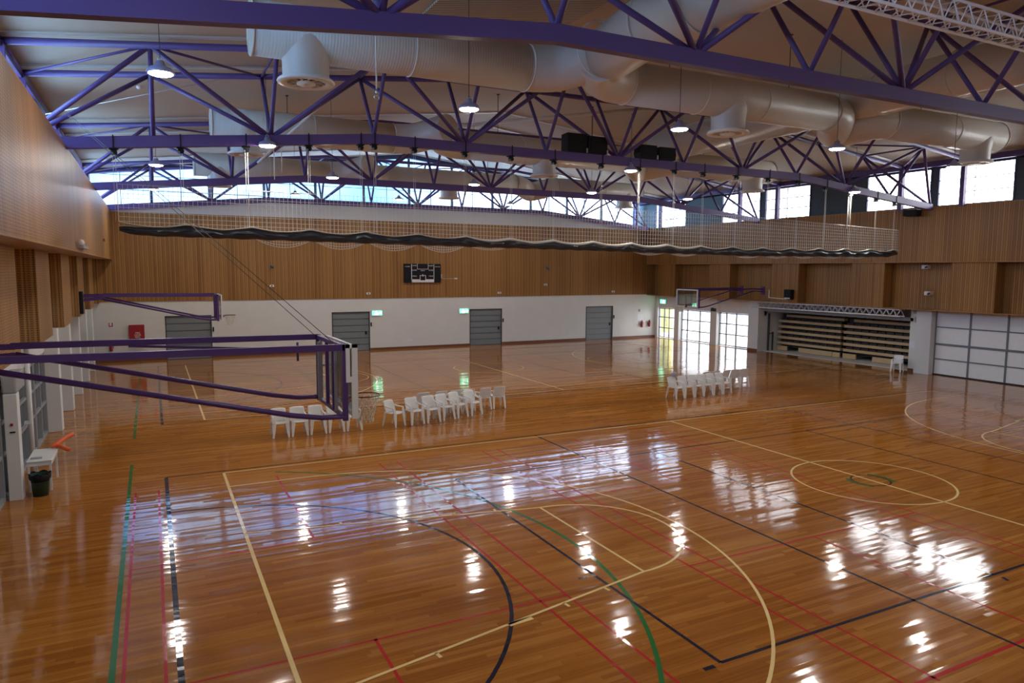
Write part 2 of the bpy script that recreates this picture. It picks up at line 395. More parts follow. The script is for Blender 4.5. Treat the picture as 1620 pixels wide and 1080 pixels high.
# ---- side walls (upper bulkhead, soffit, saw-tooth boxes)
m=MB().box(-4.6,-3.2,YF,YB,5.52,8.1)
for k in range(-5,5):
    y0=1.98+5.45*k
    m.box(-5.0,-3.88,max(y0,YF+.1),min(y0+2.55,YB),3.2,5.55)
m.box(-5.2,-4.85,YF,YB,3.2,5.55)
struct('wall_left',m,M['slat_y'])
struct('wall_left_soffit',MB().box(-4.9,-3.2,YF,YB,5.49,5.52).box(-4.6,-3.2,YF,YB,8.1,8.13),M['soffit'])
m=MB().box(31.9,33.0,YF,YB,5.52,8.1)
for a,b in ((21.6,23.5),(16.2,18.1),(10.7,12.7),(5.3,7.2),(-.1,1.9),(-5.5,-3.6),(-11,-9),(-16.4,-14.5)):
    m.box(32.0,33.0,a,b,3.22,5.55)
m.box(32.7,33.2,YF,YB,3.22,5.55)
struct('wall_right',m,M['slat_y'])
struct('wall_right_soffit',MB().box(31.9,33.0,YF,YB,5.49,5.52).box(31.9,33.0,YF,YB,8.1,8.13).box(32.0,33.0,YF,YB,3.19,3.22),M['soffit'])
# ---- near wall behind the camera
struct('wall_front',MB().box(-6,34,YF-.3,YF,0,12.6),M['white'])
# ---- clerestories left and right
win=[(21.0,24.4),(14.15,17.45),(10.4,13.75),(3.35,6.8),(-.4,3.0),(-7.55,-4.1),(-11.3,-7.95),(-18.4,-15.1),(-22.2,-18.8)]
wn=2
for side,x,d in (('left',-4.62,-1),('right',32.35,1)):
    sp=MB(); ys=sorted([v for w in win for v in w]); edges=[YF]+ys+[26.6]
    for i in range(0,len(edges),2):
        a,b=edges[i],edges[i+1]
        if b-a>.05: sp.box(x,x+d*.12,a,b,8.1,10.35)
    sp.box(x,x+d*.12,YF,26.6,9.98,10.5)
    for i in range(0,len(edges),2):
        a,b=edges[i],edges[i+1]
        if b-a>1: 
            for k in range(6): sp.box(x-d*.02,x,a,b,8.2+k*.3,8.22+k*.3)
    struct('wall_%s_clerestory'%side,sp,M['louvre'])
    for (a,b) in win:
        f=MB(); 
        for yy in (a,b): f.box(x-d*.03,x+d*.08,yy-.04,yy+.04,8.12,10.0)
        f.box(x-d*.03,x+d*.08,a,b,9.93,10.02).box(x-d*.03,x+d*.08,a,b,8.1,8.2)
        for zz in (8.75,9.35): f.box(x,x+d*.03,a,b,zz-.02,zz+.02)
        f.box(x,x+d*.03,(a+b)/2-.015,(a+b)/2+.015,8.1,10)
        o=struct('window_%d'%wn,f,M['header']); wn+=1
        MB().face([(x+d*.05,a,8.1),(x+d*.05,b,8.1),(x+d*.05,b,10),(x+d*.05,a,10)]).build('pane',M['glass'],o)

# ---- lower left wall: piers, glazing, band
pierL=[7.0+3.63*k for k in range(-8,5)]
m=MB().box(-4.75,-4.4,YF,YB,2.5,3.2)
for y in pierL:
    if abs(y-3.37)<.1 or abs(y+.26)<.1: continue
    m.box(-4.75,-4.04,y,y+.42,0,3.2)
struct('wall_left_base',m,M['white2'],bevel=.02)
gl=MB(); gf=MB()
for y in pierL:
    y1=y+3.63
    gf.box(-4.5,-4.42,y,y1,2.38,2.5).box(-4.5,-4.42,y,y1,0,.1).box(-4.49,-4.42,y,y1,.95,1.03).box(-4.49,-4.42,y,y1,1.65,1.73)
    for t in (.42,1.2,1.35,2.4,3.55): gf.box(-4.5,-4.41,y+t,y+t+.07,0,2.5)
    gl.box(-4.52,-4.5,y,min(y1,YB),0,2.5)
o=struct('window_%d'%wn,gf,M['ledge']); wn+=1
gl.build('pane',M['gglass'],o)
# ---- lower right wall
m=MB()
m.box(33.0,33.2,14.1,YB,2.25,3.2).box(32.72,33.2,21.92,22.42,0,3.2).box(32.72,33.2,18.04,18.65,0,3.2).box(32.5,33.2,14.1,14.95,0,3.2)
m.box(32.85,33.2,24.5,YB,0,3.2)
m.box(32.9,33.2,3.85,4.35,0,3.2).box(32.6,33.2,3.08,3.85,0,3.2)
m.box(33.2,37,14.1,14.4,0,3.3).box(33.2,37,3.9,4.2,0,3.3).box(36.8,37,3.9,14.4,0,3.3).box(33.2,37,3.9,14.4,3.2,3.3)
struct('wall_right_base',m,M['white'])
struct('baseboard_right',MB().box(32.48,32.5,14.12,14.93,0,.15).box(32.84,32.9,3.87,4.33,0,.15),M['skirt'])
struct('floor_slab',MB().box(33.05,36.8,4.2,14.1,0,.03),M['conc'])
# glazed doors to the right
for i,(a,b,vs,hs) in enumerate(((22.42,24.5,(22.42,23.35,23.9,24.5),(.75,1.55)),(18.65,21.92,(18.65,20.0,21.3,21.92),(.75,1.5)),(14.95,18.04,(14.95,16.5,17.4,18.04),(.8,1.5)))):
    f=MB()
    for v in vs: f.box(33.0,33.08,v-.03,v+.03,0,2.25)
    for h in (.05,2.2)+hs: f.box(33.0,33.07,a,b,h-.03,h+.03)
    o=struct('door_%d'%(5+i),f,M['frame']); MB().face([(33.04,a,0),(33.04,b,0),(33.04,b,2.25),(33.04,a,2.25)]).build('pane',M['glass'],o)
    MB().tube((32.95,vs[1]+.12,.9),(32.95,vs[1]+.12,1.2),.015).build('door_handle',M['steel'],o)
# sectional roller door
ys=[3.08-1.66*k for k in range(10)]
zs=[0.03,.79,1.52,2.36,3.2]
pn=MB(); fr=MB(); pn.box(33.0,33.08,YF,3.08,0.03,3.2)
for k,y in enumerate(ys): fr.box(32.955,33.0,y-.035,y+.035,.03,3.2)
for k,z in enumerate(zs): h=.05 if k==2 else .025; fr.box(32.96,33.0,YF,3.08,z-h,z+h)
o=struct('door_8',pn,M['ply']); fr.build('door_frame',M['frame'],o)
MB().box(32.93,33.02,YF,3.08,0,.05).build('door_seal',M['black'],o)

# ---- outside, seen through the right doors
struct('ground_outside',MB().box(33.2,90,-10,70,-.3,-.06),M['conc'])
struct('outside_wall_yellow',MB().box(36.5,37.0,27.7,34.0,-.06,3.2).box(36.3,36.5,28.6,29.2,-.06,3.0),M['ochre'])
struct('outside_wall_pale',MB().box(60,61,5,60,-.06,4.5),M['outw'])

# ------------------------------------------------------------------ court lines
def strip(mb,p,q,w,z,mi=0):
    p=Vector((*p,z)); q=Vector((*q,z)); d=(q-p).normalized(); n=Vector((-d.y,d.x,0))*w/2
    mb.face([p-n-d*0,q-n,q+n,p+n],mi)
def arc(mb,c,r,a0,a1,w,z,n=48):
    for i in range(n):
        t0=math.radians(a0+(a1-a0)*i/n); t1=math.radians(a0+(a1-a0)*(i+1)/n)
        P=lambda t,rr:(c[0]+rr*math.cos(t),c[1]+rr*math.sin(t),z)
        mb.face([P(t0,r-w/2),P(t1,r-w/2),P(t1,r+w/2),P(t0,r+w/2)])
def court(dy,near,w=.05):
    Y=MB(); z=.004
    T=lambda x,y,mx:((28-x) if mx else x, y+dy)
    for p,q in (((0,0),(28,0)),((0,-15),(28,-15)),((0,0),(0,-15)),((28,0),(28,-15)),((14,0),(14,-15))):
        strip(Y,(p[0],p[1]+dy),(q[0],q[1]+dy),w if p[0]!=q[0] else w*1.25,z)
    arc(Y,(14,-7.5+dy),1.8,0,360,w,z,64)
    for mx in (0,1):
        S=lambda p,q,ww=w:strip(Y,T(*p,mx),T(*q,mx),ww,z)
        S((0,-1.25),(1.575,-1.25)); S((0,-13.75),(1.575,-13.75))
        c=T(1.575,-7.5,mx); a=(90,270) if mx else (-90,90); arc(Y,c,6.25,*a,w,z,64)
        S((0,-4.5),(5.8,-5.7)); S((0,-10.5),(5.8,-9.3)); S((5.8,-5.7),(5.8,-9.3))
        c=T(5.8,-7.5,mx); arc(Y,c,1.8,*a,w,z,32)
        for sg in (1,-1):
            for t,l in ((1.75,.1),(3.15,.35),(4.0,.1),(4.85,.1)):
                x=t; yy=-7.5+sg*(3.0-1.2*x/5.8)
                if l>.2: S((x-.2,yy+sg*.06),(x+.2,yy+sg*.02),.1)
                else: S((x,yy),(x+.02,yy+sg*.14),.05)
    tag(Y.build('basketball_lines',M['yellow']),'cream yellow basketball court lines on the %s court'%('near' if near else 'far'),'court line')
    wh='near' if near else 'far'; z=.002
    g0,g1=(1.83,-17.0) if near else (4.9-dy,2.6)
    G=MB(); strip(G,(-2.05,g0+dy),(-2.05,g1+dy),.075,z); tag(G.build('green_line',M['green']),'straight green line outside the left baseline of the %s court'%wh,'court line')
    G=MB(); arc(G,(-2.6,-7.5+dy),8.0,-62,62,.07,z,64); tag(G.build('green_arc',M['green']),'large green arc across the left key of the %s court'%wh,'court line')
    for nm_,a0 in (('right',-45),('left',135)):
        G=MB(); arc(G,(14,-7.5+dy),.52,a0,a0+90,.09,z,16); tag(G.build('green_mark',M['green']),'short green curve on the %s side of the centre mark, %s court'%(nm_,wh),'court line')
    B=MB(); z=.003
    for p,q in (((-1.28,.2),(29.28,.2)),((-1.28,-15.2),(29.28,-15.2)),((-1.28,.2),(-1.28,-15.2)),((29.28,.2),(29.28,-15.2)),((8.9,.2),(8.9,-15.2)),((19.1,.2),(19.1,-15.2)),
                ((4.97,-3),(23.03,-3)),((4.97,-12),(23.03,-12)),((4.97,-3),(4.97,-12)),((23.03,-3),(23.03,-12)),((11,-3),(11,-12)),((17,-3),(17,-12))):
        strip(B,(p[0],p[1]+dy),(q[0],q[1]+dy),.055 if p[0]!=-1.28 or q[0]!=-1.28 else .08,z)
    for x,y in ((11,-12.25),(11,-12.6),(17,-12.25),(17,-12.6)): strip(B,(x-.03,y+dy),(x+.03,y+.12+dy),.06,z)
    strip(B,(4.66,-12.03+dy),(4.84,-12.03+dy),.07,z); strip(B,(4.66,-9.05+dy),(4.84,-9.05+dy),.05,z)
    arc(B,(-1.28,-7.5+dy),4.9,-90,90,.06,z,48); arc(B,(29.28,-7.5+dy),4.9,90,270,.06,z,48); arc(B,(14,-7.5+dy),.44,0,360,.04,z,32)
    tag(B.build('black_lines',M['blackl']),'black netball and volleyball lines on the %s court'%('near' if near else 'far'),'court line')
    Rr=MB(); z=.0015
    for x0 in ((-1.92,6.65) if near else (-1.92,)):
        x1=x0+6.1; yc=-7.43
        for xx in (x0,x0+.47,x1-.47,x1): strip(Rr,(xx,yc+6.6+dy),(xx,yc-6.1+dy),.045,z)
        for yy in (-5.43,-9.46,-13.44): strip(Rr,(x0,yy+dy),(x1,yy+dy),.04 if yy>-13 else .06,z)
        for s_ in (1,-1): strip(Rr,(x0+3.05,yc+s_*2.0+dy),(x0+3.05,yc+s_*6.6+dy),.045,z)
    tag(Rr.build('red_lines',M['red']),'red badminton lines on the %s court'%('near' if near else 'far'),'court line')
court(0,True); court(21.95,False)

# ------------------------------------------------------------------ roof trusses
def tz(x):
    x=min(x,27.6-x); return 10.14+.107*(min(max(x,-4.2),7.8)+4.2)
def bc(x):
    x=min(x,27.6-x); return 8.10+.0967*(min(max(x,-4.2),4.8)+4.2)
lab={-7.9:'purple steel roof truss nearest the camera, thick chord across the top',3.0:'second purple roof truss, carrying the divider net and black speakers',13.8:'third purple roof truss, beyond the hanging divider net',24.6:'farthest purple roof truss against the back clerestory windows',-18.8:'purple roof truss above the viewing gallery'}
for yc in (-7.9,3.0,13.8,24.6):
    t=thing('roof_truss',(13.8,yc,8.97),lab[yc],'roof truss','purple roof trusses spanning the hall')
    nodes_=[-4.2+3*k for k in range(13)]
    mb=MB(); H,W=.29,.2
    for a,b in ((-4.35,4.8),(4.8,22.8),(22.8,31.86)):
        za,zb=bc(a),bc(b)
        if a<-4.2: za=bc(-4.2)-.014
        mb.hexa([(a,yc-W/2,za-H/2),(b,yc-W/2,zb-H/2),(b,yc+W/2,zb-H/2),(a,yc+W/2,za-H/2),(a,yc-W/2,za+H/2),(b,yc-W/2,zb+H/2),(b,yc+W/2,zb+H/2),(a,yc+W/2,za+H/2)])
    mb.build('bottom_chord',M['purple'],t)
    hw=1.5 if yc<24 else 1.45
    for s in (-1,1):
        y=yc+s*hw
        MB().path([(-4.3,y,tz(-4.2)),(7.8,y,tz(7.8)),(19.8,y,tz(19.8)),(31.9,y,tz(31.8))],.088,12).build('top_chord',M['purple'],t)
        for k,x in enumerate(nodes_):
            if 0<k<12: MB().tube((x,yc,bc(x)+.1),(x,y,tz(x)),.058).build('web_post',M['purple'],t)
            if k%2==0:
                for d in (-1,1):
                    k2=k+d
                    if 0<=k2<=12:
                        MB().tube((x,yc,bc(x)+.08),(nodes_[k2],y,tz(nodes_[k2])),.062).build('diagonal_brace',M['purple'],t)
        for x in (-4.25,31.8): MB().box(x-.1,x+.1,y-.1,y+.1,8.05,tz(x)).build('end_post',M['purple'],t)
    for k in range(12):
        if k%2: a,b=(nodes_[k],yc-hw,tz(nodes_[k])),(nodes_[k+1],yc+hw,tz(nodes_[k+1]))
        else: a,b=(nodes_[k],yc+hw,tz(nodes_[k])),(nodes_[k+1],yc-hw,tz(nodes_[k+1]))
        MB().tube(a,b,.036,8).build('top_lacing',M['purple'],t)
        MB().tube((nodes_[k],yc-hw if k%2 else yc+hw,tz(nodes_[k])),(nodes_[k],yc+hw if k%2 else yc-hw,tz(nodes_[k])),.036,8).build('top_lacing',M['purple'],t)
for side,x in (('left',-4.3),('right',31.95)):
    o=thing('eave_beam',(x,0,10.1),'long purple eave beam running above the %s bulkhead'%side,'beam')
    MB().box(x-.09,x+.09,YF+.1,25.9,10.0,10.26).build('beam',M['purple'],o)

# ------------------------------------------------------------------ ducts
def smooth_path(pts,n=6):
    P=[Vector(p) for p in pts]; out=[]
    for i in range(len(P)-1):
        p0=P[max(i-1,0)];p1=P[i];p2=P[i+1];p3=P[min(i+2,len(P)-1)]
        for k in range(n):
            t=k/n; out.append(.5*((2*p1)+(-p0+p2)*t+(2*p0-5*p1+4*p2-p3)*t*t+(-p0+3*p1-3*p2+p3)*t**3))
    out.append(P[-1]); return out
r=.56; zc=10.04
names={-2.45:'front',8.45:'middle',19.35:'back'}
for yc in (-2.45,8.45,19.35):
    t=thing('air_duct',(13.8,yc,zc-r),'huge cream round air duct with three drop outlets, %s bay'%names[yc],'air duct','cream air ducts across the bays')
    MB().path([(.65,yc,zc),(7.1,yc,zc)],r,32).build('duct_section',M['duct'],t)
    MB().path(smooth_path([(7.1,yc,zc),(7.9,yc-.15,zc+.06),(8.6,yc-.75,zc+.25),(8.9,yc-1.3,zc+.32)]),r,32).build('duct_elbow',M['duct2'],t)
    MB().path(smooth_path([(8.6,yc-1.1,zc+.15),(8.95,yc-.5,zc+.05),(9.5,yc-.1,zc),(10.1,yc,zc)]),r,32).build('duct_elbow',M['duct2'],t)
    MB().path([(10.1,yc,zc),(17.9,yc,zc)],r,32).build('duct_section',M['duct'],t)
    MB().path(smooth_path([(17.9,yc,zc),(18.5,yc+.15,zc-.08),(19.2,yc+.75,zc-.22),(19.5,yc+.95,zc-.25)]),r,32).build('duct_elbow',M['duct2'],t)
    MB().path(smooth_path([(19.5,yc+.95,zc-.25),(19.8,yc+.75,zc-.2),(20.3,yc+.15,zc-.05),(20.8,yc,zc)]),r,32).build('duct_elbow',M['duct2'],t)
    MB().path([(20.8,yc,zc),(27.0,yc,zc)],r,32).build('duct_section',M['duct'],t)
    for x in (.65,4.1,7.1,10.1,12.6,14.9,17.95,20.75,24.1,26.95): MB().ring((x,yc,zc),r,.022,'x',32,6).build('joint_ring',M['seam'],t)
    for x in (1.75,13.8,25.85):
        o=MB().lathe((x,yc,0),[(.49,9.08),(.49,9.45),(.52,9.62),(.545,9.8),(.55,10.0)],28).build('outlet_drop',M['duct2'],t)
        MB().lathe((x,yc,0),[(.58,9.1),(.61,9.05),(.59,9.02),(.42,9.02),(.40,9.06)],32).lathe((x,yc,0),[(.2,9.05),(.2,9.0),(.02,9.0)],20).build('diffuser_ring',M['seam'],o)
        d=MB()
        for q in range(12):
            a=2*PI*q/12; d.bar((x+.19*math.cos(a),yc+.19*math.sin(a),9.05),(x+.41*math.cos(a),yc+.41*math.sin(a),9.05),.03,.03)
        
        d.build('diffuser_vanes',M['seam'],o); MB().lathe((x,yc,0),[(.49,9.09),(.001,9.09)],24).build('diffuser_throat',M['wire'],o)
t=thing('trunk_duct',(8.4,-14,10.4),'thick cream trunk duct crossing the nearest truss towards the camera','air duct')
MB().path([(8.9,-2.9,10.3),(8.6,-5.2,10.4),(8.5,-22.6,10.5)],.66,32).build('duct_section',M['duct2'],t)
for y in (-3.6,-5.6,-7.2,-9.4,-13): MB().ring((8.55,y,10.38+(0 if y>-5 else .02)),.665,.022,'y',32,6).build('joint_ring',M['seam'],t)
t=thing('trunk_duct',(19.5,-8,10.7),'thick cream trunk duct behind the silver lighting truss, right side','air duct')
MB().path([(19.5,8.0,10.62),(19.5,-22.6,10.75)],.66,32).build('duct_section',M['duct2'],t)
for y in (6,3.8,-.8,-3.2,-5.6,-9.5,-13): MB().ring((19.5,y,10.68),.665,.022,'y',32,6).build('joint_ring',M['seam'],t)
# hanger rods for the ducts
k=0
for yc in (-2.45,8.45,19.35):
    for x in (3.2,11.6,16.2,22.6):
        k+=1
        t=thing('duct_hanger',(x,yc,10.5),'thin steel rod holding the %s duct from the ceiling, %s from the left'%(names[yc],'first second third fourth'.split()[(3.2,11.6,16.2,22.6).index(x)]),'hanger','steel rods above the ducts')
        MB().tube((x,yc,zc+r-.02),(x,yc,cz(x)),.014,6).box(x-.05,x+.05,yc-.05,yc+.05,cz(x)-.03,cz(x)).build('rod',M['wire'],t)

# ------------------------------------------------------------------ high bay lamps
def lamp_proto():
    t=thing('high_bay_light',(0,0,0),'x','light')
    MB().lathe((0,0,0),[(.005,.2),(.07,.2),(.09,.12),(.20,.07),(.25,.0),(.25,-.03),(.22,-.03)],28).build('housing',M['lamp'],t)
    MB().lathe((0,0,0),[(.215,-.028),(.19,-.05),(.12,-.065),(.001,-.07)],28).build('lens',M['lens'],t)
    MB().ring((0,0,.24),.035,.01,'y',12,5).build('hook',M['steel'],t)
    return t
L0=lamp_proto(); first=True
rows=[('front row',-3.2,[(254,114),(742,171),(1075,203),(1324,234),(1509,263)],None),
      ('second truss',2.82,[(423,229),(998,269),(1352,303)],'truss'),
      ('middle row',9.5,[(247,260),(526,280),(750,291),(936,304),(1088,314)],None),
      ('back row',20.15,[(243,299),(467,308),(631,315),(807,323)],None)]
ordn='first second third fourth fifth'.split()
for nm,y,px,how in rows:
    for i,(u,v) in enumerate(px):
        p=un(u,v,'y',y)
        if first: o=L0; first=False
        else: o=copy_tree(L0)
        o.location=p
        if how: o['label']='glowing high bay light under the net truss, %s from the left'%ordn[i]
        else: o['label']='glowing high bay light hanging in the %s, %s from the left'%(nm,ordn[i])
        o['category']='light'; o['group']='high bay lights'
        top=cz(p.x) if not how else bc(p.x)-.1
        MB().tube((p.x,p.y,p.z+.24),(p.x,p.y,top),.008,6).build('suspension_wire',M['wire'],o)
# lamps of the bays nearer the camera (mirrored in the floor, outside the frame)
for i,(x,y) in enumerate(((-1,-13),(6,-13),(13,-13),(21.5,-13))):
    o=copy_tree(L0); 
    for c in list(o.children):
        if c.name.startswith('suspension'): bpy.data.objects.remove(c)
    o.location=(x,y,8.75); o['label']='high bay light above the near court, %s from the left'%ordn[i]
    MB().tube((x,y,8.99),(x,y,cz(x)),.008,6).build('suspension_wire',M['wire'],o)

# ------------------------------------------------------------------ aluminium box trusses
def box_truss(a,b,s,label,nseg,r=.026):
    a=Vector(a); b=Vector(b); t=thing('lighting_truss',(a+b)/2,label,'lighting truss')
    d=(b-a).normalized(); side=d.cross(Vector((0,0,1))).normalized(); up_=side.cross(d)
    off=[side*s/2+up_*s/2,-side*s/2+up_*s/2,-side*s/2-up_*s/2,side*s/2-up_*s/2]
    for o in off: MB().tube(a+o,b+o,r,10).build('main_tube',M['alu'],t)
    for k in range(4):
        o1,o2=off[k],off[(k+1)%4]; m=MB()
        for q in range(nseg):
            p=a+(b-a)*(q/nseg); p2=a+(b-a)*((q+.5)/nseg); p3=a+(b-a)*((q+1)/nseg)
            m.tube(p+o1,p2+o2,r*.45,5); m.tube(p2+o2,p3+o1,r*.45,5)
        m.build('lacing',M['alu'],t)
    return t
box_truss((5.5,-11,9.24),(19.5,-11,9.22),.34,'silver aluminium box truss hanging near the ceiling, top right',34)
for i,(x,y) in enumerate(((7,-11),(13,-11),(18.5,-11))):
    t=thing('rigging_wire',(x,y,9.4),'wire holding the silver box truss, %s from its left end'%ordn[i],'wire'); MB().tube((x,y,9.42),(x,y,cz(x)),.01,6).build('wire_line',M['wire'],t)
box_truss((32.28,4.4,2.97),(32.28,14.35,2.97),.34,'silver aluminium box truss along the top of the bleacher alcove',26,.028)
t=thing('header_beam',(32.7,9.2,3.17),'pale steel beam over the opening of the bleacher alcove','beam')
MB().box(32.9,33.2,4.2,14.1,2.55,2.72).box(32.62,33.0,4.2,14.1,3.17,3.19).build('beam',M['ledge'],t)

# ------------------------------------------------------------------ divider net on truss two
t=thing('divider_net',(13.8,3.0,6.2),'long white divider net hoisted under the second truss, black vinyl skirt rolled up','net')
def rollz(x): return 6.04-.012*(x-(-2)) + .012*max(0,(x-20))*1.6
def sag(x): return .07*abs(math.sin(PI*(x+2.1)/1.65))
def fn(u,v):
    x=-2.1+31.7*u; z0=rollz(x); e=min(1,(x+2.1)/.8+.35,(29.6-x)/.9+.3)
    top=z0+.2-.10*math.sin(PI*(((x+2.1)/1.65)%1))+(.08 if x>28.6 else 0)
    bot=z0-.13
    a=2*PI*v; c=(top+bot)/2; hh=(top-bot)/2*e
    return (x,3.0-.13*math.cos(a)*e*(1+.25*math.sin(x*7+2*a)),c+hh*math.sin(a)+.012*math.sin(x*9+3*v))
MB().grid(fn,240,14).build('rolled_skirt',M['vinyl'],t)
mb=MB()
topz=lambda x: 7.24 if x<20 else 7.24-.03*(x-20)
nx=264
for i in range(nx+1):
    x=-2.1+31.7*i/nx; mb.bar((x,3.0,rollz(x)+.1),(x,3.0,topz(x)),.009,.009)
for j in range(10):
    pts=[]
    for i in range(33):
        x=-2.1+31.7*i/32; z0=rollz(x)+.12; pts.append((x,3.0,z0+(topz(x)-z0)*j/9))
    for i in range(32): mb.bar(pts[i],pts[i+1],.009,.009)
mb.build('netting',M['net'],t)
# draped bundles of net over the roll and scallops hanging under it
def fn2(u,v):
    x=-2.1+31.7*u; z0=rollz(x); top=z0+.235-.10*math.sin(PI*(((x+2.1)/1.65)%1))
    return (x,3.0-.145*math.sin(PI*v)-.01,top-(.035+.075*max(0,min(1,(x-7)/2))*max(0,min(1,(19-x)/2)))*(1-math.cos(PI*v*.55)))
MB().grid(fn2,240,3).build('bunched_net',M['net'],t)
for k in range(19):
    x0=1.25+k*1.65
    if x0+1.65>29 or k in (5,6,7,10): continue
    d=.24 if k<4 else .12
    sc=MB()
    for i in range(22):
        u=i/21; x=x0+1.65*u; dz=d*math.sin(PI*u)
        if dz>.02: sc.bar((x,3.03,rollz(x)-.09),(x,3.03,rollz(x)-.09-dz),.010,.010)
    for j in range(1,4):
        for i in range(14):
            xa=x0+1.65*i/14; xb=x0+1.65*(i+1)/14
            sc.bar((xa,3.03,rollz(xa)-.09-d*j/3*math.sin(PI*i/14)),(xb,3.03,rollz(xb)-.09-d*j/3*math.sin(PI*(i+1)/14)),.012,.012)
    sc.build('net_scallop',M['net'],t)
for a,b in ((1.2,3.0),(25.2,29.5)):
    tp=MB()
    for i in range(6):
        x0=a+(b-a)*i/6; x1=a+(b-a)*(i+1)/6; tp.tube((x0,2.99,topz(x0)),(x1,2.99,topz(x1)),.014,6)
    tp.build('top_cord',M['rope'],t)
# pulleys and hoist ropes
px=[-2.14,-.55,1.12,2.84,4.38,4.8,6.07,7.78,9.45,11.1,13.05,14.7,16.35,17.76,19.48,21.2,22.9,24.6,26.2,27.9,29.2]
pp=None
for i,x in enumerate(px):
    z=bc(x)-.145
    if pp is None:
        pp=thing('pulley_block',(0,0,0),'x','pulley')
        MB().box(-.07,.07,-.05,.05,-.16,-.02).box(-.015,.015,-.12,-.105,-.02,.33).box(-.10,.10,-.125,.125,-.025,-.002).tube((.04,-.07,-.1),(.04,.07,-.1),.045,12).build('block',M['black'],pp)
        MB().tube((-.05,-.07,-.14),(-.05,.07,-.14),.035,12).build('sheave',M['frame'],pp)
        o=pp
    else: o=copy_tree(pp)
    o.location=(x,3.0,z-.005); o['label']='black pulley block clamped under the second truss, number %d counted from its left end'%(i+1)
    o['category']='pulley'; o['group']='pulley blocks on the second truss'
    rp=thing('hoist_rope',(x,3.0,z-.15),'white hoist rope dropping to the rolled net, number %d counted from the left'%(i+1),'rope','hoist ropes of the divider net')
    q=MB()
    for dx in (-.03,.03): q.tube((x+dx,2.97,z-.15),(x+dx,2.97,rollz(x)+.2),.005 if i not in (2,12,17) else .009,5)
    q.build('rope_line',M['rope'],rp)
# extra loose ropes of the front bay
for i,(u,v0,v1,y) in enumerate(((594,20,150,-6.0),(433,232,284,6.0),(445,232,272,6.0),(1343,300,362,3.2))):
    a=un(u,v0,'y',y); b=un(u,v1,'y',y)
    t=thing('loose_rope',tuple(b),['white rope with a steel shackle hanging before the duct','twisted white rope hanging behind the second truss','short white cord beside the twisted rope','thick white rope bundle above the right net end'][i],'rope')
    MB().tube(a,(a.x,a.y,b.z),.014 if i!=3 else .03,6).build('rope_line',M['rope'],t)
    if i==0: MB().ring((a.x,a.y,b.z-.04),.04,.012,'y',14,6).tube((a.x,a.y,b.z+.1),(a.x,a.y,b.z),.02,8).build('shackle',M['steel'],t)

# speakers resting on truss two
def speaker(x,y,z,w,h,d,label,tilt=0,oct_=False):
    t=thing('loudspeaker',(x,y,z),label,'loudspeaker')
    m=MB(); c=.06
    if oct_:
        P=[(-w/2+c,0),(w/2-c,0),(w/2,h*.4),(w/2-c*.5,h),(-w/2+c*.5,h),(-w/2,h*.4)]
    else: P=[(-w/2,0),(w/2,0),(w/2,h),(-w/2,h)]
    n=len(P); f=[(x+a,y-d/2,z+b) for a,b in P]; g=[(x+a*.9,y+d/2,z+b) for a,b in P]
    m.face(f); m.face(g[::-1])
    for i in range(n): m.face([f[i],g[i],g[(i+1)%n],f[(i+1)%n]][::-1])
    m.build('cabinet',M['black'],t)
    MB().box(x-w*.38,x+w*.38,y-d/2-.012,y-d/2,z+h*.1,z+h*.9).build('grille',M['black'],t)
    MB().box(x+w/2-.03,x+w/2+.02,y-d/2-.03,y-d/2+.02,z-.01,z+.14).build('bracket',M['steel'],t)
zt=lambda x: bc(x)+.146
speaker(11.9,3,zt(11.9),.78,.62,.5,'black loudspeaker on the second truss, left one of the left pair')
speaker(12.75,3,zt(12.75),.78,.58,.5,'black loudspeaker on the second truss, right one of the left pair')
speaker(14.98,3,zt(15),.78,.48,.45,'black loudspeaker on the second truss, left one of the right pair',0,True)
speaker(15.85,3,zt(15.9),.78,.46,.45,'black loudspeaker on the second truss, right one of the right pair',0,True)
t=thing('flood_speaker',(31.6,3.6,7.85),'black speaker box mounted on the right bulkhead under the truss end','loudspeaker')
MB().box(31.35,31.75,3.35,4.05,7.72,8.02).build('cabinet',M['black'],t,bevel=.03); MB().box(31.75,31.9,3.6,3.7,7.8,7.9).build('bracket',M['steel'],t)

